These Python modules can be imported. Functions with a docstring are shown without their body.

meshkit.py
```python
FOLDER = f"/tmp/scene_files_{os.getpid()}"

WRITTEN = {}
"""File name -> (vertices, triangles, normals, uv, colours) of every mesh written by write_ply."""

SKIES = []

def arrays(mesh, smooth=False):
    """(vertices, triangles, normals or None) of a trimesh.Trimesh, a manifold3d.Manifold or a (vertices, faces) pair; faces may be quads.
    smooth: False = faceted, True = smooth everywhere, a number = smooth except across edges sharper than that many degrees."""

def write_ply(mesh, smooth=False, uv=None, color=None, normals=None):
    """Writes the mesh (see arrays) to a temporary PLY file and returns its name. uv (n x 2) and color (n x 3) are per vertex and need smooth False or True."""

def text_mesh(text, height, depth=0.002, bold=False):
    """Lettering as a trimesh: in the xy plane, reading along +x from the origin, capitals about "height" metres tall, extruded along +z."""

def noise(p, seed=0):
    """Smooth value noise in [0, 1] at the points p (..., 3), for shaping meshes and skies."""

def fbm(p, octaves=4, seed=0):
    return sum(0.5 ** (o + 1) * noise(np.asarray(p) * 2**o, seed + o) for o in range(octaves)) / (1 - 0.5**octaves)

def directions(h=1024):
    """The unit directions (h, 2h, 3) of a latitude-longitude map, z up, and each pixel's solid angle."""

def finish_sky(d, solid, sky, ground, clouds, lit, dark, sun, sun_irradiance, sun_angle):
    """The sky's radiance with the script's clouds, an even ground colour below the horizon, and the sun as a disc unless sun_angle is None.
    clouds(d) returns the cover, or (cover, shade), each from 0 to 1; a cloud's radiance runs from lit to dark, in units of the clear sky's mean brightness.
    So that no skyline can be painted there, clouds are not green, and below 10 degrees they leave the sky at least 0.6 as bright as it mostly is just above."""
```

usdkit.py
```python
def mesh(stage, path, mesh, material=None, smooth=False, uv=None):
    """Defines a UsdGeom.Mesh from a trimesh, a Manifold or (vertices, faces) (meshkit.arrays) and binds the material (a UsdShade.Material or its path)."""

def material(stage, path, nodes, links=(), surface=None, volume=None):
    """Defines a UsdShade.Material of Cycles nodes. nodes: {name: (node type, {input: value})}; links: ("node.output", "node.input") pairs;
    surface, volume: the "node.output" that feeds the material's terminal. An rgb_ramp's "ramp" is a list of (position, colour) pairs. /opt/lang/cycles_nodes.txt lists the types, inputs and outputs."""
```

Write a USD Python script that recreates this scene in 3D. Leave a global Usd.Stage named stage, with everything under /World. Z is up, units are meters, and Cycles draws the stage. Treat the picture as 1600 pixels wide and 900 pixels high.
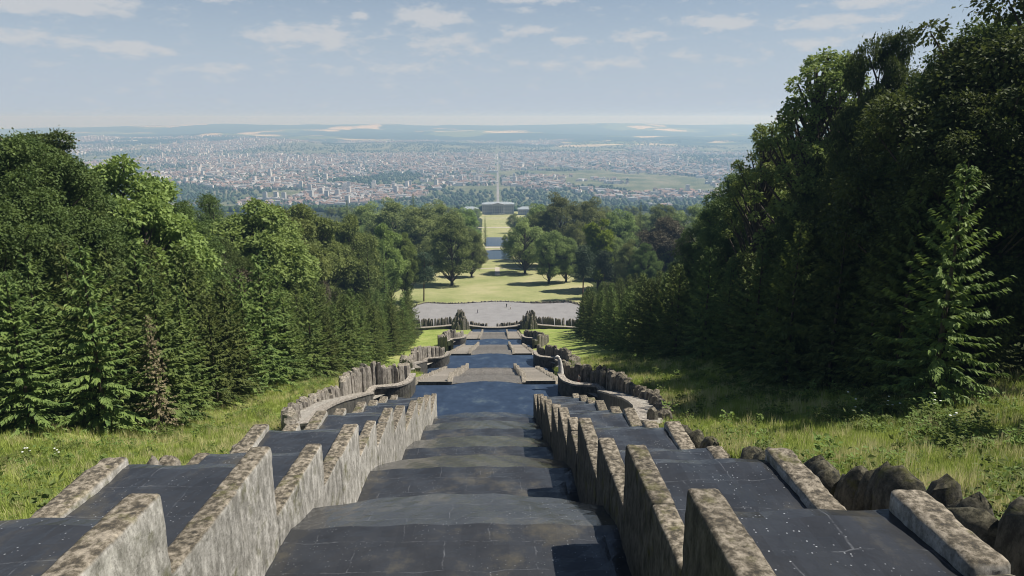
import math, random
import numpy as np
import trimesh, manifold3d, shapely.geometry as sg
import usdkit, meshkit
from pxr import Usd, UsdGeom, UsdLux, UsdShade, Gf, Sdf, Vt

stage = Usd.Stage.CreateInMemory()
UsdGeom.SetStageUpAxis(stage, 'Z')
UsdGeom.SetStageMetersPerUnit(stage, 1.0)
UsdGeom.Xform.Define(stage, '/World')
stage.SetDefaultPrim(stage.GetPrimAtPath('/World'))
UsdGeom.Scope.Define(stage, '/World/Looks')

# ------------------------------------------------------------------ camera
CAMX, PITCH, YAW, FPX = 1.4, 13.95, 1.198, 1067.0
EXPOSURE = 0.5
cam = UsdGeom.Camera.Define(stage, '/World/camera')
cam.AddTranslateOp().Set(Gf.Vec3d(CAMX, 0, 0))
cam.AddRotateZOp().Set(-YAW)
cam.AddRotateXOp().Set(90 - PITCH)
cam.CreateFocalLengthAttr(24.0)
cam.CreateHorizontalApertureAttr(36.0)
cam.CreateVerticalApertureAttr(20.25)
cam.CreateClippingRangeAttr(Gf.Vec2f(0.1, 90000.0))
cam.CreateExposureAttr(EXPOSURE)

# ------------------------------------------------------------------ sun and sky
SUN_EL, SUN_AZ = math.radians(56), math.radians(5)        # azimuth measured from +x towards +y
SKY_STRENGTH, SUN_STRENGTH = 0.055, 1.25
sd = np.array([math.cos(SUN_EL) * math.cos(SUN_AZ), math.cos(SUN_EL) * math.sin(SUN_AZ), math.sin(SUN_EL)])
sun = UsdLux.DistantLight.Define(stage, '/World/sun')
sun.CreateNormalizeAttr(True)
sun.CreateIntensityAttr(SUN_STRENGTH)
sun.CreateAngleAttr(0.5)
sun.CreateColorAttr(Gf.Vec3f(1.0, 0.95, 0.86))
sun.AddTransformOp().Set(Gf.Matrix4d().SetRotate(Gf.Rotation(Gf.Vec3d(0, 0, 1), Gf.Vec3d(*sd))))

def cloud_sky():
    """clear sky with small cumulus clouds low over the horizon: (azimuth from +y to the right, elevation, half widths) in degrees"""
    clouds = [(-33.0, 8.9, 4.6, .75, .9), (-32.0, 7.4, 6.2, .75, .9), (-36.5, 6.3, 2.6, .5, .7), (-43, 7.2, 1.3, .35, .7), (-42.5, 5.9, 1.6, .35, .6), (-43, 3.9, 3, .3, .4), (-33, 5.2, 3.2, .5, .6),
              (-20.5, 8.4, 1.8, .35, .5), (-14.5, 6.1, 4.2, .9, .6), (-27, 4.7, 3.6, .6, .5), (-21, 3.6, 2.6, .5, .5), (-5.5, 7.6, 2.6, .8, .8), (-10.5, 7.6, .9, .25, .5), (-3.5, 5.8, 3.6, .8, .45), (-11, 10.6, 1.6, .4, .8),
              (1.5, 9.3, 2.2, .55, .9), (5.0, 9.5, 2.0, .7, .9), (2.3, 8.2, 1.3, .25, .5), (2.2, 6.7, 2.2, .45, .5), (5.5, 6.0, 1.4, .3, .5), (11.0, 6.2, 2.3, .6, .45), (17.5, 7.0, 2.8, .5, .75),
              (22.5, 9.9, 5, .6, .8), (31, 10.0, 5.5, 1.0, .85), (25, 6.7, 3.2, .5, .7), (27.5, 7.9, 2.6, .45, .6), (24, 5.4, 3.5, .4, .45), (15, 4.6, 5, .5, .3), (-8, 3.9, 7, .6, .3), (6, 4.2, 6, .5, .3)]
    n = {'tc': ('texture_coordinate', {}), 'sep': ('separate_xyz', {}),
         'sky': ('sky_texture', {'sky_type': 'single_scattering', 'sun_disc': False, 'sun_elevation': SUN_EL, 'sun_rotation': math.atan2(sd[0], sd[1]), 'altitude': 500.0, 'air_density': 1.0, 'aerosol_density': 0.7, 'ozone_density': 1.3}),
         'bg': ('background_shader', {'strength': SKY_STRENGTH}),
         'az': ('math', {'math_type': 'arctan2'}), 'azd': ('math', {'math_type': 'degrees'}),
         'el': ('math', {'math_type': 'arcsine'}), 'eld': ('math', {'math_type': 'degrees'}),
         'vec': ('combine_xyz', {'z': 0.3}), 'elm': ('math', {'math_type': 'multiply', 'value2': 2.6}),
         'noi': ('noise_texture', {'dimensions': '3D', 'scale': 0.5, 'detail': 9.0, 'roughness': 0.62}),
         'noi2': ('noise_texture', {'dimensions': '3D', 'scale': 0.11, 'detail': 4.0, 'roughness': 0.6})}
    l = [('tc.generated', 'sep.vector'), ('sep.x', 'az.value1'), ('sep.y', 'az.value2'), ('az.value', 'azd.value1'), ('sep.z', 'el.value1'), ('el.value', 'eld.value1'),
         ('azd.value', 'vec.x'), ('eld.value', 'elm.value1'), ('elm.value', 'vec.y'), ('vec.vector', 'noi.vector'), ('vec.vector', 'noi2.vector')]
    last = None
    for i, (a, e, w, h, s) in enumerate(clouds):
        n[f'a{i}'] = ('math', {'math_type': 'multiply_add', 'value2': 1 / w, 'value3': -a / w})
        n[f'e{i}'] = ('math', {'math_type': 'multiply_add', 'value2': 1 / h, 'value3': -e / h})
        n[f'v{i}'] = ('combine_xyz', {'z': 0.0})
        n[f'l{i}'] = ('vector_math', {'math_type': 'length'}) 
        n[f'm{i}'] = ('map_range', {'range_type': 'smoothstep', 'from_min': 1.75, 'from_max': 0.0, 'to_min': 0.0, 'to_max': s})
        l += [('azd.value', f'a{i}.value1'), ('eld.value', f'e{i}.value1'), (f'a{i}.value', f'v{i}.x'), (f'e{i}.value', f'v{i}.y'), (f'v{i}.vector', f'l{i}.vector1'), (f'l{i}.value', f'm{i}.value')]
        if last is None:
            last = f'm{i}.result'
        else:
            n[f'x{i}'] = ('math', {'math_type': 'maximum'})
            l += [(last, f'x{i}.value1'), (f'm{i}.result', f'x{i}.value2')]
            last = f'x{i}.value'
    n['mul'] = ('math', {'math_type': 'multiply_add', 'value2': 1.8, 'value3': -0.88})
    n['sum'] = ('math', {'math_type': 'add'})
    n['cov'] = ('map_range', {'range_type': 'smoothstep', 'from_min': 0.08, 'from_max': 0.60, 'to_min': 0.0, 'to_max': 0.80})
    n['mixc'] = ('mix', {'color2': (7.6, 7.8, 8.1)})
    n['vl'] = ('map_range', {'range_type': 'smoothstep', 'from_min': 17.0, 'from_max': -1.0, 'to_min': 0.0, 'to_max': 0.95})
    n['mixv'] = ('mix', {'color2': (6.0, 7.0, 8.5)})
    # the rest of the dome carries the same sort of scattered cloud
    n['hi'] = ('map_range', {'from_min': 12.0, 'from_max': 20.0, 'to_min': 0.0, 'to_max': 1.0, 'clamp': True})
    n['bk'] = ('map_range', {'from_min': 0.6, 'from_max': 0.75, 'to_min': 0.0, 'to_max': 0.28, 'clamp': True})
    n['hb'] = ('math', {'math_type': 'multiply'})
    n['cm'] = ('math', {'math_type': 'maximum'})
    l += [(last, 'sum.value1'), ('noi.fac', 'mul.value1'), ('mul.value', 'sum.value2'), ('sum.value', 'cov.value'),
          ('eld.value', 'hi.value'), ('noi2.fac', 'bk.value'), ('hi.result', 'hb.value1'), ('bk.result', 'hb.value2'), ('hb.value', 'cm.value1'), ('cov.result', 'cm.value2'),
          ('eld.value', 'vl.value'), ('vl.result', 'mixv.fac'), ('sky.color', 'mixv.color1'), ('mixv.color', 'mixc.color1'), ('cm.value', 'mixc.fac'), ('mixc.color', 'bg.color')]
    return usdkit.material(stage, '/World/Looks/sky_look', n, l, surface='bg.background')

dome = UsdLux.DomeLight.Define(stage, '/World/sky')
dome.CreateIntensityAttr(1.0)
UsdShade.MaterialBindingAPI.Apply(dome.GetPrim()).Bind(cloud_sky())
dome.GetPrim().SetCustomDataByKey('kind', 'structure')

# ------------------------------------------------------------------ helpers
rng = np.random.default_rng(7)
used = {}

def numbered(parent, name):
    k = (parent, name)
    n = used.get(k, 0)
    used[k] = n + 1
    return f'{parent}/{name}' if n == 0 else f'{parent}/{name}_{n:03d}'

def tag(o, label=None, cat=None, group=None, kind=None):
    p = o.GetPrim() if hasattr(o, 'GetPrim') else o
    for k, v in (('label', label), ('category', cat), ('group', group), ('kind', kind)):
        if v:
            p.SetCustomDataByKey(k, v)
    return o

def path_of(o):
    return '/World' if o is None else str(o.GetPath())

def compact(me):
    v, f = (me.vertices, me.faces) if hasattr(me, 'vertices') else me
    f = np.asarray(f, int)
    if f.shape[1] == 4:
        return me
    u, inv = np.unique(f, return_inverse=True)
    return np.asarray(v, float)[u], inv.reshape(f.shape)

def obj(name, mesh, m, parent=None, smooth=False, label=None, cat=None, group=None, kind=None):
    o = usdkit.mesh(stage, numbered(path_of(parent), name), compact(mesh), M[m] if isinstance(m, str) else m, smooth)
    return tag(o, label, cat, group, kind)

def place(o, loc, rz=0.0, sc=1.0):
    x = UsdGeom.Xformable(o)
    x.ClearXformOpOrder()
    t, r, s = (x.GetPrim().GetAttribute('xformOp:translate'), None, None)
    x.AddTranslateOp().Set(Gf.Vec3d(*map(float, loc)))
    x.AddRotateZOp().Set(float(rz))
    x.AddScaleOp().Set(Gf.Vec3f(*(map(float, sc) if np.ndim(sc) else (float(sc),) * 3)))

def thing(name, label, cat, loc=(0, 0, 0), rz=0.0, sc=1.0, group=None):
    x = UsdGeom.Xform.Define(stage, numbered('/World', name))
    place(x, loc, rz, sc)
    tag(x, label, cat, group)
    return x

def copy_of(src, name, label, cat, loc, rz=0.0, sc=1.0, group=None):
    x = UsdGeom.Xform.Define(stage, numbered('/World', name))
    x.GetPrim().GetReferences().AddInternalReference(src.GetPath())
    place(x, loc, rz, sc)
    tag(x, label, cat, group)
    x.GetPrim().SetInstanceable(True)
    return x

def ratio(py):
    """drop per metre of horizontal distance seen at picture row py (of 900)"""
    return math.tan(math.radians(PITCH) + math.atan((py - 450) / FPX))

def lateral(px, y):
    """x of the point at distance y on the axis that is seen near picture column px (of 1600), near the row of the horizon axis"""
    return CAMX + (px - 777) / FPX * y * 1.03

def cat(*ms):
    ms = [m for m in ms if m is not None]
    vs, fs, n = [], [], 0
    for m in ms:
        v, f = (m.vertices, m.faces) if hasattr(m, 'vertices') else m
        vs.append(np.asarray(v, float)); fs.append(np.asarray(f, int) + n); n += len(v)
    return np.vstack(vs), np.vstack(fs)

def grid(P, flip=False):
    """P (rows, cols, 3) as triangles"""
    r, c = P.shape[:2]
    i, j = np.meshgrid(np.arange(r - 1), np.arange(c - 1), indexing='ij')
    a = i * c + j
    q = np.stack([a, a + 1, a + c + 1, a + c], -1).reshape(-1, 4)
    if flip:
        q = q[:, ::-1]
    return P.reshape(-1, 3), np.vstack([q[:, [0, 1, 2]], q[:, [0, 2, 3]]])

def box(x0, x1, y0, y1, z0, z1):
    m = trimesh.creation.box([x1 - x0, y1 - y0, z1 - z0])
    m.apply_translation([(x0 + x1) / 2, (y0 + y1) / 2, (z0 + z1) / 2])
    return m.vertices, m.faces

def rough_block(x0, x1, y0, y1, z0, z1, res=0.25, r=0.06, amp=0.03, seed=0, freq=1.6, tilt=0.0):
    """a weathered ashlar block: rounded arrises, noise in the faces"""
    lo, hi = np.array([x0, y0, z0]), np.array([x1, y1, z1])
    ax = []
    for a, b in zip(lo, hi):
        rr = min(r, (b - a) * .3)
        n = max(1, int(round((b - a - 2 * rr) / res)))
        ax.append(np.concatenate([[a], np.linspace(a + rr, b - rr, n + 1), [b]]))
    parts = []
    for k in range(3):
        u, v = [i for i in range(3) if i != k]
        U, V = np.meshgrid(ax[u], ax[v], indexing='ij')
        for side, val in ((0, ax[k][0]), (1, ax[k][-1])):
            if k == 2 and side == 0:
                continue
            P = np.zeros(U.shape + (3,)); P[..., u] = U; P[..., v] = V; P[..., k] = val
            parts.append(grid(P, flip=(side == 1) != (k == 1)))
    v, f = cat(*parts)
    m = trimesh.Trimesh(v, f, process=False); m.merge_vertices(digits_vertex=5)
    v = np.array(m.vertices)
    rr = np.minimum(r, (hi - lo) * .3)
    c = np.clip(v, lo + rr, hi - rr)
    d = v - c
    L = np.linalg.norm(d, axis=1, keepdims=True)
    n = d / np.maximum(L, 1e-9)
    v = c + n * rr.min()
    nz = (meshkit.fbm(v * freq, 4, seed) - .5) * 2 * amp + (meshkit.noise(v * freq * 5, seed + 9) - .5) * amp * .7
    v = v + n * nz[:, None]
    if tilt:
        v[:, 2] += np.where(v[:, 2] > (z0 + z1) / 2, -(v[:, 1] - y0) * tilt, 0)
    return v, np.array(m.faces)

def column(cx, cy, z0, z1, rx, ry, rot, seed, n=7, lean=0.05, rounded=False):
    """an upright irregular stone"""
    g = np.random.default_rng(seed)
    base = 1 + g.uniform(-.22, .22, n)
    a = np.arange(n) / n * 2 * np.pi + g.uniform(-.2, .2, n)
    lx, ly = g.uniform(-lean, lean, 2) * (z1 - z0)
    rings = []
    if rounded:
        n = 11; base = 1 + g.uniform(-.14, .14, n); a = np.arange(n) / n * 2 * np.pi + g.uniform(-.15, .15, n)
    prof = ((0, 1.05), (.3, 1.02), (.6, 1.0), (.8, .95), (.91, .82), (.97, .6), (1.0, .3)) if rounded else ((0, 1.05), (.45, 1.0), (.9, .95), (1.0, .80))
    for t, s in prof:
        j = base * s * (1 + g.uniform(-.08, .08, n))
        zz = z0 + (z1 - z0) * (t + (g.uniform(-.035, .035, n) * (.4 if rounded else 1) if t > .5 else 0))
        x, y = np.cos(a) * j * rx, np.sin(a) * j * ry
        rings.append(np.stack([cx + lx * t + x * math.cos(rot) - y * math.sin(rot), cy + ly * t + x * math.sin(rot) + y * math.cos(rot), np.broadcast_to(zz, n)], -1))
    P = np.stack(rings)
    if rounded:
        P = P + (meshkit.fbm(P * 2.1, 3, seed % 997)[..., None] - .5) * np.array([.34, .34, .22]); rings = list(P)
    P = np.concatenate([P, P[:, :1]], 1)
    v, f = grid(P)
    top = rings[-1].mean(0) + [0, 0, .04 * (z1 - z0)]
    k = (len(prof) - 1) * (n + 1)
    cap = np.array([[k + i, k + i + 1, len(v)] for i in range(n)])
    return np.vstack([v, top]), np.vstack([f, cap])

def spline(pts, step=0.5):
    from scipy.interpolate import PchipInterpolator
    p = np.asarray(pts, float)
    t = np.concatenate([[0], np.cumsum(np.linalg.norm(np.diff(p[:, :2], axis=0), axis=1))])
    n = max(2, int(t[-1] / step))
    return PchipInterpolator(t, p)(np.linspace(0, t[-1], n + 1))

def normals2(p):
    d = np.gradient(p[:, :2], axis=0)
    d /= np.linalg.norm(d, axis=1, keepdims=True) + 1e-9
    return np.stack([d[:, 1], -d[:, 0]], 1)          # to the right of travel

def ribbon_wall(p, off0, off1, height, amp=0.0, seed=0):
    """wall along p (x, y, ztop); off0/off1 sideways offsets of its faces"""
    n = normals2(p)
    A = np.concatenate([p[:, :2] + n * off0, p[:, 2:]], 1)
    B = np.concatenate([p[:, :2] + n * off1, p[:, 2:]], 1)
    h = np.broadcast_to(height, len(p))
    lowA, lowB = A - np.stack([0 * h, 0 * h, h], 1), B - np.stack([0 * h, 0 * h, h], 1)
    P = np.stack([lowA, A, B, lowB], 1)
    if amp:
        P = P + (meshkit.noise(P * 1.3, seed)[..., None] - .5) * amp * 2
    v, f = grid(P, flip=off1 > off0)
    ends = []
    for r, fl in ((0, False), (len(p) - 1, True)):
        k = r * 4
        q = [[k, k + 1, k + 2], [k, k + 2, k + 3]]
        ends += [t[::-1] if fl else t for t in q]
    return v, np.vstack([f, ends])

def tube(p, rad, sides=6):
    p = np.asarray(p, float)
    t = np.gradient(p, axis=0); t /= np.linalg.norm(t, axis=1, keepdims=True) + 1e-12
    a = np.cross(t, np.where(np.abs(t[:, 2:]) < .9, [0, 0, 1.], [1., 0, 0])); a /= np.linalg.norm(a, axis=1, keepdims=True) + 1e-12
    b = np.cross(t, a)
    ang = np.arange(sides + 1) * 2 * np.pi / sides
    P = p[:, None] + np.broadcast_to(rad, (len(p),))[:, None, None] * (np.cos(ang)[None, :, None] * a[:, None] + np.sin(ang)[None, :, None] * b[:, None])
    return grid(P)

def blend(x, xs, ys):
    return np.interp(x, xs, ys)

# ------------------------------------------------------------------ materials
M = {}

def mat(name, nodes, links, surface='p.BSDF', volume=None):
    M[name] = usdkit.material(stage, '/World/Looks/' + name, nodes, links, surface=surface, volume=volume)

def stone_mat(name, side_a, side_b, top_a, top_b, dark, moss=0.5, scale=1.0, bump=0.5, rough=0.9):
    mat(name, {
        'g': ('geometry', {}), 'sn': ('separate_xyz', {}),
        'map': ('mapping', {'scale': (1.0, 1.0, 0.42)}),
        'streak': ('noise_texture', {'scale': 3.2 * scale, 'detail': 9.0, 'roughness': .75}),
        'sr': ('rgb_ramp', {'ramp': [(.32, tuple(c * .55 for c in side_a)), (.45, side_a), (.55, side_b), (.66, tuple(min(1, c * 1.45) for c in side_b))]}),
        'spk': ('noise_texture', {'scale': 7.0 * scale, 'detail': 9.0, 'roughness': .8}), 'spr': ('map_range', {'from_min': .54, 'from_max': .66, 'to_min': 0.0, 'to_max': .75, 'clamp': True}), 'spm': ('mix', {'color2': dark}),
        'blot': ('noise_texture', {'scale': 5.5 * scale, 'detail': 8.0, 'roughness': .7}),
        'tr': ('rgb_ramp', {'ramp': [(.38, dark), (.47, top_a), (.56, top_b), (.68, tuple(min(1, c * 1.6) for c in top_b))]}),
        'up': ('map_range', {'from_min': .25, 'from_max': .8, 'to_min': 0.0, 'to_max': 1.0, 'clamp': True}),
        'mx': ('mix', {}),
        'mossn': ('noise_texture', {'scale': 0.9 * scale, 'detail': 6.0, 'roughness': .7}),
        'mr': ('map_range', {'from_min': .56, 'from_max': .68, 'to_min': 0.0, 'to_max': moss, 'clamp': True}),
        'mm': ('mix', {'color2': (.085, .085, .022)}),
        'oi': ('object_info', {}), 'ov': ('map_range', {'from_min': 0.0, 'from_max': 1.0, 'to_min': .82, 'to_max': 1.14}), 'hv': ('hsv', {}),
        'fine': ('noise_texture', {'scale': 13.0 * scale, 'detail': 10.0, 'roughness': .8}),
        'pit': ('voronoi_texture', {'scale': 9.0 * scale}),
        'hb': ('math', {'math_type': 'multiply_add', 'value2': .35}),
        'b': ('bump', {'strength': bump, 'distance': .06}),
        'p': ('principled_bsdf', {'roughness': rough, 'specular_ior_level': .25})},
        [('g.position', 'map.vector'), ('map.vector', 'streak.vector'), ('streak.fac', 'sr.fac'), ('g.position', 'blot.vector'), ('blot.fac', 'tr.fac'),
         ('g.normal', 'sn.vector'), ('sn.z', 'up.value'), ('up.result', 'mx.fac'), ('g.position', 'spk.vector'), ('spk.fac', 'spr.value'), ('spr.result', 'spm.fac'), ('sr.color', 'spm.color1'), ('spm.color', 'mx.color1'), ('tr.color', 'mx.color2'),
         ('g.position', 'mossn.vector'), ('mossn.fac', 'mr.value'), ('mr.result', 'mm.fac'), ('mx.color', 'mm.color1'),
         ('oi.random', 'ov.value'), ('ov.result', 'hv.value'), ('mm.color', 'hv.color'), ('hv.color', 'p.base_color'),
         ('g.position', 'fine.vector'), ('g.position', 'pit.vector'), ('pit.distance', 'hb.value1'), ('fine.fac', 'hb.value3'), ('hb.value', 'b.height'), ('b.normal', 'p.normal')])

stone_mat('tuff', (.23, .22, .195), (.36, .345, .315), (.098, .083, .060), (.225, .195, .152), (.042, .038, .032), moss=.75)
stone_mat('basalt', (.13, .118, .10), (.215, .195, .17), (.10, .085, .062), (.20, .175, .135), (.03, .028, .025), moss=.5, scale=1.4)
stone_mat('tuff_algae', (.045, .044, .037), (.09, .087, .075), (.098, .083, .060), (.225, .195, .152), (.042, .038, .032), moss=.75)  # tuff with darker sides: shade of the right wall painted in, besides algae
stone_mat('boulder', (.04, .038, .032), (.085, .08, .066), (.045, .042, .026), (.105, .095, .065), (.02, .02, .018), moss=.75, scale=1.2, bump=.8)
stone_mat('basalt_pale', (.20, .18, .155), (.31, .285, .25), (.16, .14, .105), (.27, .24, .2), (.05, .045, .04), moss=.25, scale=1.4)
stone_mat('coping', (.21, .19, .165), (.33, .30, .265), (.21, .185, .155), (.33, .30, .26), (.08, .07, .06), moss=.2, bump=.3)
stone_mat('dry_step', (.15, .14, .125), (.23, .215, .19), (.20, .178, .15), (.235, .212, .18), (.13, .115, .10), moss=.1, bump=.2)
stone_mat('wet_step', (.10, .095, .085), (.15, .14, .125), (.115, .105, .092), (.145, .132, .115), (.07, .065, .057), moss=.15, bump=.2, rough=.45)
stone_mat('path_stone', (.22, .205, .18), (.30, .28, .25), (.27, .25, .22), (.31, .29, .255), (.22, .2, .17), moss=.08, bump=.1)
stone_mat('wet_wall', (.05, .048, .042), (.10, .095, .085), (.17, .15, .125), (.27, .24, .2), (.015, .015, .014), moss=.3, bump=.4, rough=.6)

def water_mat(name, base, rough, bump, foam, seam, scale=(1.0, 1.0, 1.0)):
    mat(name, {
        'g': ('geometry', {}),
        'map': ('mapping', {'scale': (1.0, .55, .3)}),
        'n1': ('noise_texture', {'scale': 2.6, 'detail': 6.0, 'roughness': .6, 'distortion': .6}),
        'n2': ('noise_texture', {'scale': 14.0, 'detail': 4.0, 'roughness': .65}),
        'h': ('math', {'math_type': 'multiply_add', 'value2': .30}),
        'b': ('bump', {'strength': bump, 'distance': .07}),
        # the joints of the slabs below, broken up, where the film of water turns white
        'jit': ('noise_texture', {'scale': 1.1, 'detail': 3.0}), 'ja': ('vector_math', {'math_type': 'multiply_add', 'vector2': (.34, .34, 0.0)}),
        'br': ('brick_texture', {'color1': (0, 0, 0), 'color2': (0, 0, 0), 'mortar': (1, 1, 1), 'scale': 1.0, 'mortar_size': .03, 'mortar_smooth': 1.0, 'brick_width': 2.6, 'row_height': 1.5}),
        'bb': ('rgb_to_bw', {}),
        'pn': ('noise_texture', {'scale': 1.6, 'detail': 6.0, 'roughness': .8}),
        'pr': ('map_range', {'from_min': .45, 'from_max': .70, 'to_min': 0.0, 'to_max': seam, 'clamp': True}),
        'sm': ('math', {'math_type': 'multiply'}),
        'vo': ('voronoi_texture', {'scale': 12.0, 'randomness': 1.0}), 'vs': ('separate_color', {}),
        'vr': ('map_range', {'from_min': .25, 'from_max': .08, 'to_min': 0.0, 'to_max': 1.0, 'clamp': True}),
        'vk': ('map_range', {'from_min': 1 - foam, 'from_max': 1 - foam * .6, 'to_min': 0.0, 'to_max': 1.0, 'clamp': True}),
        'vm': ('math', {'math_type': 'multiply'}),
        'pk': ('noise_texture', {'scale': .32, 'detail': 4.0, 'roughness': .6}),
        'pk2': ('map_range', {'from_min': .44, 'from_max': .64, 'to_min': 0.0, 'to_max': .8, 'clamp': True}),
        'vm2': ('math', {'math_type': 'multiply'}),
        'mxf': ('math', {'math_type': 'maximum'}),
        'alg': ('noise_texture', {'scale': .45, 'detail': 6.0, 'roughness': .65}),
        'ar': ('rgb_ramp', {'ramp': [(.35, tuple(c * .7 for c in base)), (.55, base), (.72, (base[0] * 2.3, base[1] * 2.0, base[2] * 1.4))]}),
        'mix': ('mix', {'color2': (.55, .57, .6)}),
        'p': ('principled_bsdf', {'roughness': rough, 'ior': 1.33})},
        [('g.position', 'map.vector'), ('map.vector', 'n1.vector'), ('g.position', 'n2.vector'), ('n2.fac', 'h.value1'), ('n1.fac', 'h.value3'), ('h.value', 'b.height'), ('b.normal', 'p.normal'),
         ('g.position', 'jit.vector'), ('jit.color', 'ja.vector1'), ('g.position', 'ja.vector3'), ('ja.vector', 'br.vector'), ('br.color', 'bb.color'), ('bb.val', 'sm.value1'), ('g.position', 'pn.vector'), ('pn.fac', 'pr.value'), ('pr.result', 'sm.value2'),
         ('g.position', 'vo.vector'), ('vo.distance', 'vr.value'), ('vo.color', 'vs.color'), ('vs.r', 'vk.value'), ('vr.result', 'vm.value1'), ('vk.result', 'vm.value2'),
         ('g.position', 'pk.vector'), ('pk.fac', 'pk2.value'), ('vm.value', 'vm2.value1'), ('pk2.result', 'vm2.value2'), ('vm2.value', 'mxf.value1'), ('sm.value', 'mxf.value2'),
         ('g.position', 'alg.vector'), ('alg.fac', 'ar.fac'), ('ar.color', 'mix.color1'), ('mxf.value', 'mix.fac'), ('mix.color', 'p.base_color')])

water_mat('falling_water', (.035, .0365, .04), .13, .25, .28, .17)
water_mat('basin_water', (.03, .046, .078), .05, .14, .0001, 0.0)
water_mat('pond_water', (.03, .045, .06), .05, .05, .0001, 0.0)

def simple(name, col, rough=.8, spec=.3, var=.25, scale=3.0, bump=0.0):
    mat(name, {'g': ('geometry', {}), 'n': ('noise_texture', {'scale': scale, 'detail': 6.0, 'roughness': .65}),
               'r': ('rgb_ramp', {'ramp': [(.3, tuple(c * (1 - var) for c in col)), (.7, tuple(min(1, c * (1 + var)) for c in col))]}),
               'b': ('bump', {'strength': bump, 'distance': .03}), 'p': ('principled_bsdf', {'roughness': rough, 'specular_ior_level': spec})},
        [('g.position', 'n.vector'), ('n.fac', 'r.fac'), ('r.color', 'p.base_color'), ('n.fac', 'b.height'), ('b.normal', 'p.normal')])

simple('gravel', (.215, .21, .21), scale=.25, var=.12)
simple('bark', (.07, .055, .042), scale=6.0, var=.5, bump=.6)
simple('pine_bark', (.12, .075, .05), scale=5.0, var=.4, bump=.5)
simple('road_far', (.20, .20, .20), scale=.02, var=.15)
simple('avenue_path', (.36, .33, .27), scale=.1, var=.12)
simple('palace_wall', (.32, .32, .33), scale=.2, var=.1)
simple('palace_roof', (.25, .29, .32), scale=.1, var=.12)
simple('dull_glass', (.13, .14, .16), rough=.3, var=.1)
simple('dark_glass', (.03, .035, .04), rough=.2, var=.1)
simple('skin', (.45, .28, .2), var=.08)
simple('shirt_white', (.72, .72, .74), var=.06)
simple('cloth_navy', (.02, .025, .07), var=.2)
simple('cloth_dark', (.03, .03, .035), var=.2)
simple('cloth_red', (.35, .09, .06), var=.15)
simple('cloth_tan', (.38, .34, .28), var=.15)
simple('hair', (.02, .015, .012), var=.2)
simple('stump_pale', (.45, .43, .40), var=.3, scale=4, bump=.5)
simple('flower_white', (.75, .75, .7), var=.1)

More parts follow.
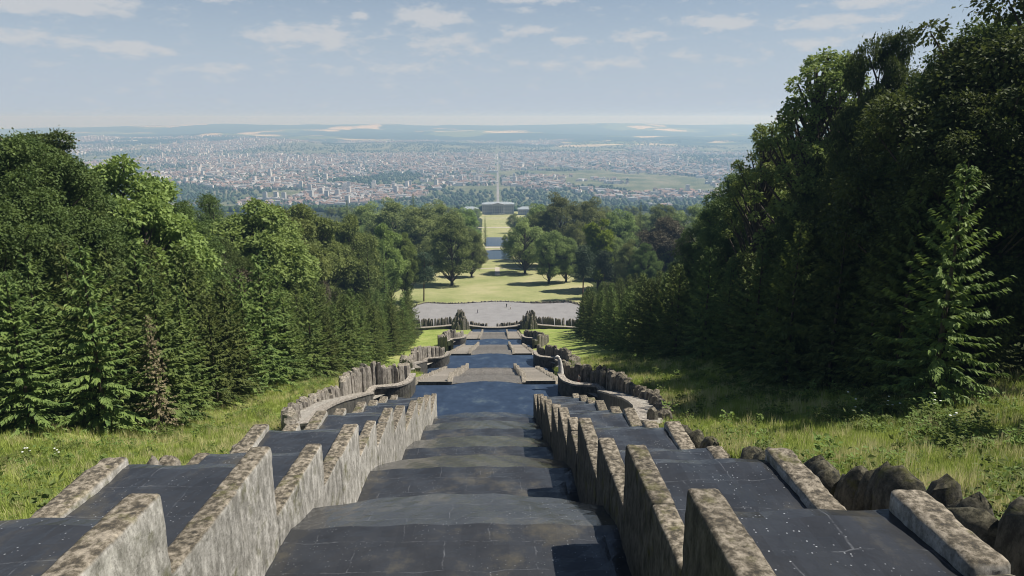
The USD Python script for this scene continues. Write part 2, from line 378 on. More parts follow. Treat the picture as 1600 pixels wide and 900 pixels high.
def leaf_mat(name, c0, c1, trans=.35, gloss=.025):
    mat(name, {'tc': ('texture_coordinate', {}), 'oi': ('object_info', {}), 'n': ('noise_texture', {'scale': .55, 'detail': 5.0, 'roughness': .75}), 
               'r': ('rgb_ramp', {'ramp': [(.32, c0), (.68, c1)]}), 'hv': ('hsv', {}),
               'hm': ('map_range', {'from_min': 0.0, 'from_max': 1.0, 'to_min': .484, 'to_max': .516}), 'vm': ('map_range', {'from_min': 0.0, 'from_max': 1.0, 'to_min': .66, 'to_max': 1.28}),
               'hs': ('hsv', {'hue': .49, 'saturation': 1.1, 'value': 1.25}),
               'd': ('principled_bsdf', {'roughness': .55, 'specular_ior_level': gloss * 5}), 't': ('translucent_bsdf', {}), 'm': ('mix_closure', {'fac': trans})},
        [('tc.object', 'n.vector'), ('n.fac', 'r.fac'), ('r.color', 'hv.color'), ('oi.random', 'hm.value'), ('hm.result', 'hv.hue'), ('oi.random', 'vm.value'), ('vm.result', 'hv.value'),
         ('hv.color', 'd.base_color'), ('hv.color', 'hs.color'), ('hs.color', 't.color'), ('d.BSDF', 'm.closure1'), ('t.BSDF', 'm.closure2')], surface='m.closure')

leaf_mat('spruce_leaf', (.06, .095, .032), (.20, .245, .068), trans=.27)
leaf_mat('spruce_dry', (.13, .105, .065), (.22, .175, .11), trans=.15)
leaf_mat('beech_leaf', (.052, .08, .026), (.13, .17, .05), trans=.3)
leaf_mat('oak_leaf', (.12, .17, .06), (.27, .34, .12), trans=.4)
leaf_mat('olive_leaf', (.13, .165, .06), (.28, .32, .12), trans=.4)
leaf_mat('lime_leaf', (.115, .155, .046), (.245, .30, .09), trans=.35)
leaf_mat('yellow_leaf', (.12, .165, .018), (.19, .24, .03), trans=.35)
leaf_mat('copper_leaf', (.05, .045, .03), (.11, .09, .055), trans=.25)
leaf_mat('pine_leaf', (.035, .058, .032), (.08, .11, .055), trans=.15)
leaf_mat('far_leaf', (.022, .044, .022), (.055, .085, .03), trans=.0)
leaf_mat('weed_leaf', (.09, .135, .035), (.20, .255, .07), trans=.35)

def grass_mats():
    for name, a, b in (('grass_green', (.22, .285, .06), (.40, .46, .125)), ('grass_straw', (.48, .45, .21), (.62, .57, .31))):
        mat(name, {'g': ('geometry', {}), 'n': ('noise_texture', {'scale': .35, 'detail': 6.0, 'roughness': .7}), 'r': ('rgb_ramp', {'ramp': [(.35, a), (.62, b)]}),
                   'd': ('diffuse_bsdf', {}), 't': ('translucent_bsdf', {}), 'm': ('mix_closure', {'fac': .35})},
            [('g.position', 'n.vector'), ('n.fac', 'r.fac'), ('r.color', 'd.color'), ('r.color', 't.color'), ('d.BSDF', 'm.closure1'), ('t.BSDF', 'm.closure2')], surface='m.closure')
    mat('meadow', {'g': ('geometry', {}), 'n': ('noise_texture', {'scale': .12, 'detail': 9.0, 'roughness': .75}), 'r': ('rgb_ramp', {'ramp': [(.32, (.15, .20, .042)), (.5, (.22, .27, .07)), (.66, (.31, .31, .12))]}),
                   'n2': ('noise_texture', {'scale': 5.0, 'detail': 6.0, 'roughness': .8}), 'b': ('bump', {'strength': .8, 'distance': .15}), 'p': ('principled_bsdf', {'roughness': .95, 'specular_ior_level': .1})},
        [('g.position', 'n.vector'), ('n.fac', 'r.fac'), ('r.color', 'p.base_color'), ('g.position', 'n2.vector'), ('n2.fac', 'b.height'), ('b.normal', 'p.normal')])
    mat('lawn', {'g': ('geometry', {}), 'n': ('noise_texture', {'scale': .03, 'detail': 8.0, 'roughness': .7}), 'r': ('rgb_ramp', {'ramp': [(.35, (.19, .215, .085)), (.5, (.26, .265, .125)), (.66, (.34, .315, .18))]}),
                 'p': ('principled_bsdf', {'roughness': .95, 'specular_ior_level': .1})},
        [('g.position', 'n.vector'), ('n.fac', 'r.fac'), ('r.color', 'p.base_color')])
    mat('forest_floor', {'g': ('geometry', {}), 'n': ('noise_texture', {'scale': .2, 'detail': 8.0, 'roughness': .7}), 'r': ('rgb_ramp', {'ramp': [(.35, (.018, .026, .01)), (.66, (.05, .06, .022))]}),
                 'p': ('principled_bsdf', {'roughness': .95, 'specular_ior_level': .1})},
        [('g.position', 'n.vector'), ('n.fac', 'r.fac'), ('r.color', 'p.base_color')])
    # the land beyond: woods, pasture and stubble fields in patches
    mat('far_land', {'g': ('geometry', {}), 'map': ('mapping', {'scale': (.0011, .0010, 0.0)}), 'jn': ('noise_texture', {'scale': .0025, 'detail': 5.0}), 'ja': ('vector_math', {'math_type': 'multiply_add', 'vector2': (420., 420., 0.)}),
                     'v': ('voronoi_texture', {'scale': 1.6}), 's': ('separate_color', {}),
                     'fld': ('rgb_ramp', {'ramp': [(.0, (.07, .10, .035)), (.25, (.33, .28, .17)), (.5, (.10, .13, .045)), (.68, (.42, .37, .24)), (.8, (.09, .12, .04))], 'interpolate': False}),
                     'n': ('noise_texture', {'scale': .00042, 'detail': 7.0, 'roughness': .55}), 'wr': ('map_range', {'from_min': .44, 'from_max': .46, 'to_min': 0.0, 'to_max': 1.0, 'clamp': True}),
                     'mx': ('mix', {'color1': (.10, .12, .05), 'color2': (.022, .038, .02)}),
                     'mf': ('noise_texture', {'scale': .02, 'detail': 6.0}), 'mv': ('map_range', {'from_min': .3, 'from_max': .7, 'to_min': .75, 'to_max': 1.25}), 'hv': ('hsv', {}),
                     'p': ('principled_bsdf', {'roughness': .95, 'specular_ior_level': .1})},
        [('g.position', 'jn.vector'), ('jn.color', 'ja.vector1'), ('g.position', 'ja.vector3'), ('ja.vector', 'map.vector'), ('map.vector', 'v.vector'), ('v.color', 's.color'), ('s.r', 'fld.fac'), ('fld.color', 'mx.color1'),
         ('g.position', 'n.vector'), ('n.fac', 'wr.value'), ('wr.result', 'mx.fac'), ('g.position', 'mf.vector'), ('mf.fac', 'mv.value'), ('mv.result', 'hv.value'), ('mx.color', 'hv.color'), ('hv.color', 'p.base_color')])
    mat('city_ground', {'g': ('geometry', {}), 'n': ('noise_texture', {'scale': .006, 'detail': 6.0, 'roughness': .7}), 'r': ('rgb_ramp', {'ramp': [(.35, (.05, .07, .03)), (.5, (.10, .115, .06)), (.66, (.19, .18, .13))]}),
                 'p': ('principled_bsdf', {'roughness': .95, 'specular_ior_level': .1})},
        [('g.position', 'n.vector'), ('n.fac', 'r.fac'), ('r.color', 'p.base_color')])
grass_mats()

for i, (c, v) in enumerate((((.52, .51, .49), .15), ((.44, .42, .39), .15), ((.36, .32, .28), .15), ((.60, .60, .60), .12))):
    simple(f'plaster_{i}', c, var=v, scale=.05)
for i, c in enumerate(((.20, .14, .115), (.15, .13, .12), (.22, .23, .24), (.22, .17, .145))):
    simple(f'tiles_{i}', c, var=.15, scale=.1)

# ------------------------------------------------------------------ the lie of the land
PB = np.array([(-200, 20), (-60, 12), (-30, 6), (0, -3.5), (12, -8.6), (21, -11.8), (33, -16.4), (45, -20.6), (55, -24.0), (65, -26.4), (75, -29.0), (85, -32.4), (95, -36), (122, -44.5), (133, -48),
               (190, -63), (200, -65.6), (244, -77), (254, -79.6), (262, -80.9), (300, -81.2), (500, -100), (1000, -152), (1440, -204), (1560, -207), (2400, -318), (3000, -338), (4500, -341), (9000, -341), (60000, -341)])

HO = 9.0                                                     # half width of the nearest cascade, to the outer walls
BASINS = [(68.0, 77.0, -31.0, 'nearest basin'), (122.0, 132.8, -47.1, 'second basin'), (190.8, 199.2, -65.7, 'third basin')]
# the slab walls round a basin: distance along the axis from the last fall, distance from the axis, height over the water
SLABS = np.array([(-30, 10.9, 13.9), (-26, 12.4, 12.5), (-22, 13.4, 11.1), (-12, 14.6, 8.0), (-6, 14.5, 6.0), (0, 14.2, 4.8), (3, 13.5, 4.3), (5, 12.1, 3.9), (6.5, 10.6, 3.5), (7.8, 9.5, 3.1)])

def corridor(y):
    """half widths (left, right) of the sunken channel that holds the cascade, to the face of the banks"""
    y = np.asarray(y, float)
    cl = np.full(y.shape, 9.75)
    cl = np.where(y > 80, 9.15, cl)
    for y0, *_ in BASINS:
        cl = np.where((y > y0 - 32) & (y < y0 + 8.8), np.maximum(9.2 if y0 > 70 else 9.75, np.interp(y - y0, np.r_[-32, SLABS[:, 0], 8.8], np.r_[9.75, SLABS[:, 1], 9.1])), cl)
    cr = np.where(y < 37, blend(y, [-50, 8, 19, 25, 31, 37], [11.9, 11.8, 11.5, 10.9, 10.4, 10.3]), cl)
    return cl, cr

def bank(x, y):
    """level of the grassy banks and of everything beyond"""
    x, y = np.broadcast_arrays(np.asarray(x, float), np.asarray(y, float))
    z = blend(y, PB[:, 0], PB[:, 1])
    near = np.clip((330 - y) / 80, 0, 1)
    right = blend(x, [0, 13, 18, 25, 30, 45, 75, 400], [0, 0, .5, 1.3, 2.0, 6.0, 13, 16])
    left = blend(-x, [0, 10.5, 12, 24, 32, 50, 90, 400], [0, -.5, -1.0, -1.6, -.6, 3.0, 9, 12])
    z = z + near * np.where(np.abs(x) < 60, np.clip((252 - y) / 55, 0, 1), 1) * np.where(x > 0, right, left)
    z = z + near * (meshkit.fbm(np.stack([x * .16, y * .16, 0 * x], -1), 3, 5) - .5) * 1.1 * np.clip((np.abs(x) - 10) / 6, 0.15, 1)
    # the parkland falls into the wooded sides, the town plain swells a little, the hills close it
    mid = np.clip((y - 300) / 150, 0, 1) * np.clip((1500 - y) / 500, 0, 1)
    z = z + mid * blend(np.abs(x), [0, 25, 90, 300, 900], [0, 0, 5, 14, 20])
    far = np.clip((y - 2600) / 1500, 0, 1)
    z = z + far * (meshkit.fbm(np.stack([x * .0009, y * .0007, 0 * x + 3], -1), 3, 11) - .5) * 44
    u = x / np.maximum(y, 1)
    r1 = np.exp(-((y - 9200 - 700 * np.sin(u * 7)) / 1200) ** 2) * np.clip(.3 + 1.7 * (meshkit.fbm(np.stack([u * 4.5 + 3, 0 * u, 0 * u + .5], -1), 3, 21) - .32), 0, 1.3) * 85
    r2 = np.exp(-((y - 12000 - 600 * np.sin(u * 9 + 2)) / 1500) ** 2) * (.35 + 1.2 * (meshkit.fbm(np.stack([u * 5, 0 * u + 2, 0 * u], -1), 3, 33) - .3)) * 120
    r3 = np.clip((y - 12500) / 3500, 0, 1) ** 1.2 * np.clip((24000 - y) / 7000, 0, 1) * (188 + 120 * (meshkit.fbm(np.stack([u * 5 + 9, 0 * u + 5, 0 * u], -1), 3, 44) - .5) + np.exp(-((u - .19) / .07) ** 2) * 22 - np.clip(-u - .3, 0, .5) * 130)
    hill = r1 + r2 + r3 + (meshkit.fbm(np.stack([x * .0016, y * .0012, 0 * x], -1), 4, 51) - .5) * 45 * np.clip((y - 8000) / 3000, 0, 1)
    return z + np.where(y > 7000, hill, 0)

def channel(y):
    return blend(y, [-50, 6, 16, 22, 39, 68, 77, 122, 133, 191, 199, 244, 252, 262], [-10, -10.5, -14, -19, -25, -34, -34, -52, -52, -70, -70, -84, -84, -86])

def ground_near():
    ys = np.concatenate([np.linspace(-160, -8, 24), np.arange(-6, 120, .7), np.arange(120, 286, 1.0)])
    xs = np.concatenate([np.linspace(-330, -46, 34), np.arange(-44, -17, .9), np.arange(-16.4, 16.41, .3), np.arange(17, 48, .9), np.linspace(50, 330, 34)])
    X, Y = np.meshgrid(xs, ys)
    Z = bank(X, Y)
    cl, cr = corridor(Y)
    inside = np.clip((X + cl) / .5, 0, 1) * np.clip((cr - X) / .5, 0, 1) * np.clip((252.5 - Y) / .8, 0, 1)
    Z = Z * (1 - inside) + np.minimum(channel(Y), Z - .5) * inside
    # sunken terrace of the lowest basin
    P = np.stack([X, Y, Z], -1)
    return xs, ys, P
xs_, ys_, GP = ground_near()
v, f = grid(GP)
cx_, cy_ = v[f].mean(1)[:, 0], v[f].mean(1)[:, 1]
wood = ((cx_ < blend(cy_, [0, 38, 50, 100, 240, 262, 285], [-34, -30, -27, -27, -26, -30, -60])) | (cx_ > blend(cy_, [0, 40, 100, 240, 262, 285], [29, 27, 27.5, 27, 34, 60])))
obj('meadow_ground', (v, f[~wood]), 'meadow', smooth=True, kind='structure')
obj('forest_ground', (v, f[wood]), 'forest_floor', smooth=True, kind='structure')

def far_sheet(y0, y1, rows, us):
    ys = np.geomspace(y0, y1, rows)
    U, Y = np.meshgrid(us, ys)
    X = U * Y
    return np.stack([X, Y, bank(X, Y)], -1)
us = np.concatenate([np.linspace(-1.25, -.32, 60), np.linspace(-.31, .31, 190), np.linspace(.32, 1.25, 60)])
P = far_sheet(284, 2600, 170, us)
v, f = grid(P)
c = v[f].mean(1)
half = blend(c[:, 1], [284, 330, 380, 440, 500, 700, 1300, 1400, 1520], [60, 50, 40, 26, 10, 9.5, 18, 24, 60])
obj('park_woodland_ground', (v, f), 'forest_floor', smooth=True, kind='structure')
ys = np.geomspace(284.2, 1560, 420)
hl = blend(ys, [284, 330, 380, 440, 500, 700, 1300, 1400, 1520], [60, 52, 42, 28, 18, 18, 30, 36, 70])
hl = hl * (1 + .12 * (meshkit.fbm(np.stack([ys * .05, 0 * ys, 0 * ys], -1), 3, 3) - .5))
P = np.stack([np.stack([2 + h * np.linspace(-1, 1, 33), np.full(33, y), bank(2 + h * np.linspace(-1, 1, 33), y) + .14], -1) for y, h in zip(ys, hl)])
obj('park_lawn', grid(P), 'lawn', smooth=True, kind='structure')
P = far_sheet(2590, 8600, 150, us)
obj('city_plain', grid(P), 'city_ground', smooth=True, kind='structure')
P = far_sheet(8590, 20600, 220, us)
obj('hills', grid(P), 'far_land', smooth=True, kind='structure')

# ------------------------------------------------------------------ the great cascade: three lanes of falling water between four stepped walls
HW = 5.0                                                     # half width of the middle lane
ends_in = [6.2, 11.8, 17.7, 22.8, 28.8, 33.2, 38.7, 43.5, 50.2, 55.0, 60.0, 66.0]          # far ends of the blocks of the two inner walls
tops_in = [-5.0, -7.1, -9.15, -11.45, -13.45, -15.5, -17.2, -19.2, -21.6, -23.5, -25.3, -27.7]
mid_prof = [(4.0, -10.9, 0), (6.7, -11.5, 0), (18.8, -12.2, .2), (22.0, -13.05, .9), (22.1, -16.3, .9), (31.0, -16.9, .3), (35.5, -18.6, .9), (35.6, -21.5, .9), (43.0, -21.9, .3), (48.0, -23.56, .9), (48.1, -25.2, .9),
            (53.3, -25.5, .3), (57.5, -26.7, .9), (57.6, -28.3, .9), (62.2, -28.55, .3), (66.0, -29.7, 1.0), (66.1, -31.6, 1.0)]
lip_out = [(e, t - .32) for e, t in zip(ends_in, tops_in)]

def lane_water(prof, x0, x1, cols=22):
    xs = np.linspace(x0, x1, cols)
    xm, hw = (x0 + x1) / 2, (x1 - x0) / 2
    rows = []
    dense = []
    for (ya, za, ca), (yb, zb, cb) in zip(prof[:-1], prof[1:]):
        k = max(1, int((yb - ya) / .6))
        for t in np.arange(k) / k:
            dense.append((ya + (yb - ya) * t, za + (zb - za) * t, ca + (cb - ca) * t))
    dense.append(prof[-1])
    for i, (y, z, c) in enumerate(dense):
        yy = y - c * ((xs - xm) / hw) ** 2
        rows.append(np.stack([xs, yy, np.full_like(xs, z) + .03 * np.sin(xs * 3 + i)], -1))
    return grid(np.stack(rows))

obj('cascade_water', lane_water(mid_prof, -HW - .05, HW + .05), 'falling_water', kind='structure')
side_prof = []
for i, (y, z) in enumerate(lip_out):
    y_start = lip_out[i - 1][0] + .08 if i else 2.0
    z_start = z + .30
    side_prof += [(y_start, z_start, 0), (y - .35, z + .05, 0), (y, z - .02, 0)]
side_prof.append((66.1, -31.6, 0))
for s in (-1, 1):
    a, b = sorted((s * (HW + .5), s * (HO + .05)))
    obj('side_cascade_water', lane_water(side_prof, a, b, 12), 'falling_water', kind='structure')

wall_names = {('in', -1): 'tall stepped stone wall along the left edge of the middle lane of the nearest cascade, its right face sunlit', ('in', 1): 'tall stepped stone wall along the right edge of the middle lane of the nearest cascade, its inner face in shade',
              ('out', -1): 'low stepped stone wall between the left side lane of the nearest cascade and the grass bank', ('out', 1): 'low stepped stone wall along the outer edge of the right side lane of the nearest cascade'}
for s in (-1, 1):
    t = thing('cascade_wall', wall_names['in', s], 'stone wall', group='stepped walls of the nearest cascade')
    for i in range(len(ends_in)):
        y0 = ends_in[i - 1] - .03 if i else 2.0
        y1 = ends_in[i]
        th = .60 + .05 * math.sin(i * 2.1)
        zt = tops_in[i] + .28 + rng.uniform(-.08, .12)
        zb = blend((y0 + y1) / 2, [p[0] for p in mid_prof], [p[1] for p in mid_prof]) - 3.4
        a, b = sorted((s * HW, s * (HW + th)))
        cut = y0 + (y1 - y0) * rng.uniform(.38, .62)
        for j, (ya, yb) in enumerate(((y0, cut - .006), (cut + .006, y1))):
            q0, q1 = sorted((a + rng.uniform(-.02, .02), b + rng.uniform(-.03, .03)))
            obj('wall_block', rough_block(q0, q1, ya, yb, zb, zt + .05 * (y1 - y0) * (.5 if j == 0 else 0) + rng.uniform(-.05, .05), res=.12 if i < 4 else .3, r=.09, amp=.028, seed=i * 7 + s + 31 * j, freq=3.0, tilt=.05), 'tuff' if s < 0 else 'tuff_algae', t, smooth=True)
    t = thing('cascade_wall', wall_names['out', s], 'stone wall', group='stepped walls of the nearest cascade')
    for i, (y, z) in enumerate(lip_out):
        y0 = lip_out[i - 1][0] + .04 if i else 3.0
        yy1 = y + .05
        zt = z + (.42 if i not in (3,) else .16)
        th = .74 if i != 3 else .6
        cuts = [y0, yy1] if not (s > 0 and i == 1) else [y0, y0 + 3.2, yy1]
        for a_, b_ in zip(cuts[:-1], cuts[1:]):
            a, b = sorted((s * HO, s * (HO + th)))
            obj('wall_block', rough_block(a, b, a_ + .012, b_ - .012, z - 3.5, zt + rng.uniform(-.04, .05), res=.14 if i < 4 else .3, r=.12, amp=.07, seed=100 + i * 7 + s, tilt=.02), 'tuff', t, smooth=True)

# ------------------------------------------------------------------ basins: water, parapets, walks and walls of upright basalt slabs round them
def slab_wall(pts, label, name='slab_wall', w=.62, seed=0, m='basalt', group=None, tall=2.6, low=.8, rounded=False):
    """a retaining wall of upright stones following pts (x, y, ztop)"""
    p = spline(pts, .12)
    t = thing(name, label, 'stone wall', group=group)
    g = np.random.default_rng(seed)
    d = np.concatenate([[0], np.cumsum(np.linalg.norm(np.diff(p[:, :2], axis=0), axis=1))])
    s = 0.0
    n2 = normals2(p)
    while s < d[-1]:
        ww = w * g.choice([.55, .8, 1.0, 1.3, 1.75]) * g.uniform(.85, 1.15)
        i = min(len(p) - 1, np.searchsorted(d, s + ww / 2))
        q = p[i]
        rot = math.atan2(n2[i][1], n2[i][0])
        off = g.uniform(-.2, .2); rot += g.uniform(-.25, .25)
        top = q[2] + g.choice([-.5, -.25, -.05, .08, .2]) * g.uniform(.6, 1.1) * (.8 if rounded else 1)
        obj('slab', column(q[0] + n2[i][0] * off, q[1] + n2[i][1] * off, q[2] - tall - low, top, (.5 if rounded else .42) * g.uniform(.85, 1.2), ww * (.8 if rounded else .64), rot, int(g.integers(1 << 30)), n=7, rounded=rounded), m, t, smooth=50 if rounded else 25)
        s += ww
    return t

for bi, (y0, y1, zw, nm) in enumerate(BASINS):
    xs = np.linspace(-14.0, 14.0, 57)
    rows = []
    for t in np.linspace(0, 1, 14):
        far = np.where(np.abs(xs) < 4.3, y1 + .9 - 1.2 * (xs / 4.3) ** 2, y1 - .3)
        yy = y0 - 22 + (far - y0 + 22) * t
        rows.append(np.stack([xs, yy, np.full_like(xs, zw)], -1))
    obj('basin_water', grid(np.stack(rows)), 'basin_water', kind='structure')
    rim = zw + 1.9
    sl = .353 if bi == 0 else .33
    for s in (-1, 1):
        side = 'left' if s < 0 else 'right'
        zp = lambda y: rim + .15 + max(0, (y0 + 1.5 - y)) * sl
        pts = [(10.0, -30.5), (10.5, -27.5), (11.2, -24), (12.3, -18), (12.9, -10), (12.8, -4), (12.5, 1.4)]
        p = spline([(s * x, y0 + d, zp(y0 + d)) for x, d in pts], .5)
        lower = ribbon_wall(p, -.3, .3, 6.5, .05, bi)
        q = spline([(s * x, y0 + d, rim + .02) for x, d in ((12.75, 1.2), (12.5, 3.3), (11.2, 3.6), (10.0, 3.9), (9.2, 4.6), (8.8, 5.6), (8.65, 7.4))], .3)
        lower2 = ribbon_wall(q, -.28, .28, 4.0, .05, bi + 9)
        cp = ribbon_wall(p + [0, 0, .16], -.40, .40, .2, .02, bi)
        cq = ribbon_wall(q + [0, 0, .16], -.37, .37, .2, .02, bi)
        t = thing('parapet_wall', f'curved parapet wall with pale coping round the {side} side of the {nm}', 'parapet')
        obj('wall_face', cat(lower, lower2), 'wet_wall', t)
        obj('coping', cat(cp, cq), 'coping', t)
        # stepped walk between the parapet and the slabs
        n_st = int(32 / .55)
        for a, b in ((0, n_st),):
            parts_ = []
            for k in range(n_st):
                ya, yb = y0 - 30.5 + .55 * k, y0 - 30.5 + .55 * (k + 1)
                zt = zp((ya + yb) / 2) + .02
                i = min(len(p) - 1, int(np.searchsorted(p[:, 1], (ya + yb) / 2)))
                xi, xo = abs(p[i, 0]) + .28, float(corridor((ya + yb) / 2)[0]) + .3
                x0, x1 = sorted((s * xi, s * max(xo, xi + .3)))
                parts_.append(box(x0, x1, ya, yb - .012, zt - 1.2, zt + .004 * (k % 3)))
        yy = np.linspace(y0 + 1.2, y0 + 8.4, 16)
        xin = blend(yy - y0, [1.2, 3.4, 4.4, 5.6, 8.4], [12.8, 11.2, 9.5, 8.9, 8.7])
        xo = corridor(yy)[0] + .2
        A2 = np.stack([s * xin, yy, 0 * yy + rim - .75], 1); B2 = np.stack([s * np.maximum(xo, xin + .4), yy, 0 * yy + rim - .75], 1)
        obj('footpath', cat(*parts_, grid(np.stack([A2, (A2 + B2) / 2, B2], 1), s < 0)), 'path_stone', kind='structure')
        sp = []
        for d in np.r_[np.linspace(-30, 0, 13), 2, 3.2, 4.2, 5.2, 6.2, 7.0, 7.8]:
            X = float(np.interp(d, SLABS[:, 0], SLABS[:, 1])); h = zw - .25 + float(np.interp(d, SLABS[:, 0], SLABS[:, 2])) + (.5 if s < 0 and -3 < d < 6 else 0)
            sp.append((s * (X + .05), y0 + d, max(h, float(bank(s * (X + .8), y0 + d)) + .1)))
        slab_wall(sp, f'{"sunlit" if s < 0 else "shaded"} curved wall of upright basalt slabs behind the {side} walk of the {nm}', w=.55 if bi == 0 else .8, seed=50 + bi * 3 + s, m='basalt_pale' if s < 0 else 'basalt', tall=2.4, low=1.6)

# ------------------------------------------------------------------ the three lower cascades, nearly dry
def lower_cascade(y0, z0, y1, z1, n, hi, ho, nm, flow):
    t = thing('stone_cascade', f'nearly dry stone cascade below the {nm} with stepped side walls', 'cascade')
    ys = np.linspace(y0, y1, n + 1)
    zs = np.linspace(z0, z1, n + 1)
    g = np.random.default_rng(int(y0))
    for i in range(n):
        a, b = ys[i], ys[i + 1]
        za, zb = zs[i], zs[i + 1]
        prof = [(a + .05 + (.4 if i == 0 else 0), za - (0 if i == 0 else .55), .8), (a + (b - a) * .5, za - .62 if i else za - .25, .3), (b, zb, .8), (b + .01, zb - 1.2, .8)]
        obj('middle_step', lane_water(prof, -hi - .05, hi + .05, 12), 'wet_step', t)
        for s in (-1, 1):
            x0, x1 = sorted((s * (hi + .55), s * ho))
            bv, bf = box(x0, x1, a, b - .03, zb - 2.5, za + .2)
            bv = np.array(bv); up_ = bv[:, 2] > za
            bv[up_, 2] = np.where(bv[up_, 1] > (a + b) / 2, zb + .32, za + .2)
            obj('side_step', (bv, bf), 'dry_step', t)
            # walls: two blocks to a step on the inside, one on the outside
            for j in range(2):
                p0, p1 = a + (b - a) * j / 2, a + (b - a) * (j + 1) / 2
                x0, x1 = sorted((s * hi, s * (hi + .6)))
                obj('wall_block', rough_block(x0, x1, p0, p1, zb - 2.5, za + (zb - za) * (j + .8) / 2 + 1.0 + g.uniform(-.15, .15), res=.5, r=.06, amp=.03, seed=i), 'basalt_pale', t)
                x0, x1 = sorted((s * ho, s * (ho + .7)))
                obj('wall_block', rough_block(x0, x1, p0, p1 - .04, zb - 2.5, za + (zb - za) * (j + .8) / 2 + .5 + g.uniform(-.1, .1), res=.6, r=.06, amp=.03, seed=i + 5), 'basalt_pale', t)
    # water still running down the middle
    return t
lower_cascade(77.3, -31.0, 122.0, -46.2, 7, 4.2, 8.3, 'nearest basin', True)
lower_cascade(133.0, -47.1, 190.8, -64.9, 8, 4.2, 8.3, 'second basin', True)
lower_cascade(199.4, -65.7, 243.0, -77.4, 6, 4.2, 8.3, 'third basin', True)
obj('basin_water', (np.array([[-8.5, 241, -78.6], [8.5, 241, -78.6], [8.5, 251, -78.6], [-8.5, 251, -78.6]]), np.array([[0, 1, 2], [0, 2, 3]])), 'basin_water', kind='structure')

# ------------------------------------------------------------------ slabs that hold the right bank beside the nearest cascade, stones on the left bank
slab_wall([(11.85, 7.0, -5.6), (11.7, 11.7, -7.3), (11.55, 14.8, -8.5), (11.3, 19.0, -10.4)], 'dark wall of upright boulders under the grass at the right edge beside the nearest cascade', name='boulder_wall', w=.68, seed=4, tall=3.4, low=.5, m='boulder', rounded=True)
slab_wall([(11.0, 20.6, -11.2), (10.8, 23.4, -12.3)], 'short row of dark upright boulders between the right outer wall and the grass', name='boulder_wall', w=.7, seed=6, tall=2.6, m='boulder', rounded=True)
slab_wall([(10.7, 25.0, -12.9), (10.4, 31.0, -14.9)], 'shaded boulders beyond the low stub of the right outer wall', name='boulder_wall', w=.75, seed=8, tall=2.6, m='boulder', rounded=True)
for i, (x, y, h, r, lb) in enumerate(((-10.4, 20.6, .75, .42, 'tallest of the small pale boulders beside the left outer wall'), (-10.45, 21.5, .95, .30, 'narrow upright boulder in the group beside the left outer wall'),
                                      (-10.3, 22.4, .5, .35, 'lowest boulder of the group beside the left outer wall'), (-11.0, 23.4, .9, .5, 'dark boulder standing in the grass behind the left outer wall'), (-11.2, 31.5, .6, .9, 'flat pale rock in the grass before the left slab wall'))):
    z = float(bank(x, y))
    o = trimesh.creation.icosphere(3, 1.0)
    v = np.array(o.vertices); v = v * (1 + (meshkit.fbm(v * 1.4 + i * 7, 4, i)[:, None] - .5) * .8)
    v = v * [r, r * 1.2, h] + [x, y, z + h * .35]
    obj('boulder', (v, o.faces), 'basalt_pale' if i != 3 else 'basalt', smooth=True, label=lb, cat='boulder')

# ------------------------------------------------------------------ scalloped terrace wall, rock towers, standing stones and the gravel place
arc = lambda x: np.where(np.abs(x) < 13, 255.6 - 4.6 * np.cos(np.clip(x / 13, -1, 1) * np.pi / 2) ** 1, 255.6 - 5.2 * np.sin(np.clip((np.abs(x) - 13) / 24, 0, 1) * np.pi / 2))
for x0, x1, lb in ((-11, 11, 'curved low wall with pale top across the middle between the two rock towers'), (-40, -14.5, 'curved low wall with pale top left of the rock towers'), (14.5, 40, 'curved low wall with pale top right of the rock towers')):
    xs = np.linspace(x0, x1, 50)
    p = np.stack([xs, arc(xs), np.full_like(xs, -78.0)], 1)
    t = thing('terrace_wall', lb, 'stone wall')
    obj('wall_face', ribbon_wall(p, -.45, .45, 3.0, .04), 'wet_wall', t)
    obj('coping', ribbon_wall(p + [0, 0, .18], -.75, .75, .2, .02), 'coping', t)
for s in (-1, 1):
    t = thing('rock_tower', ('sunlit' if s < 0 else 'shaded') + f' craggy tower of upright basalt columns at the {"left" if s < 0 else "right"} end of the curved wall', 'rock tower')
    g = np.random.default_rng(70 + s)
    for k in range(64):
        a, rr = g.uniform(0, 2 * np.pi), 3.1 * math.sqrt(g.uniform())
        h = 8.2 * (1 - (rr / 3.9) ** 2) * g.uniform(.75, 1.08) + .8
        obj('rock_column', column(s * 13.2 + rr * math.cos(a), 251.5 + rr * math.sin(a) * .9, -81, -80.2 + h, .42, .42, g.uniform(0, 3), int(g.integers(1 << 30)), n=6, lean=.06), 'basalt', t, smooth=25)
for x0, x1, h, lb in ((-42, -16, 3.4, 'row of tall standing stones left of both rock towers by the gravel'), (-9.5, -3.2, 1.7, 'short row of standing stones just right of the left rock tower'),
                      (1.2, 10, 1.7, 'short row of standing stones just left of the right rock tower'), (16, 42, 3.4, 'row of tall standing stones right of both rock towers by the gravel')):
    t = thing('standing_stones', lb, 'stone row')
    g = np.random.default_rng(int(abs(x0) * 10))
    x = x0
    while x < x1:
        y = float(arc(x)) + (3.0 if abs(x) > 14 else 2.6)
        tp = (-75.8 if h > 2 else -77.2) + g.uniform(-.45, .35)
        obj('standing_stone', column(x, y + g.uniform(-.2, .2), -82.5, tp, g.uniform(.4, .62), g.uniform(.34, .5), g.uniform(0, 3), int(g.integers(1 << 30)), n=6, lean=.05), 'basalt', t, smooth=25)
        x += g.uniform(.5, .85)
xs = np.linspace(-37, 39, 120)
far = 297.5 + 1.6 * np.cos((xs - 1) * .155) - np.clip((np.abs(xs - 1) - 30) / 8, 0, 1) ** 2 * 10
near = arc(xs) + 2.2
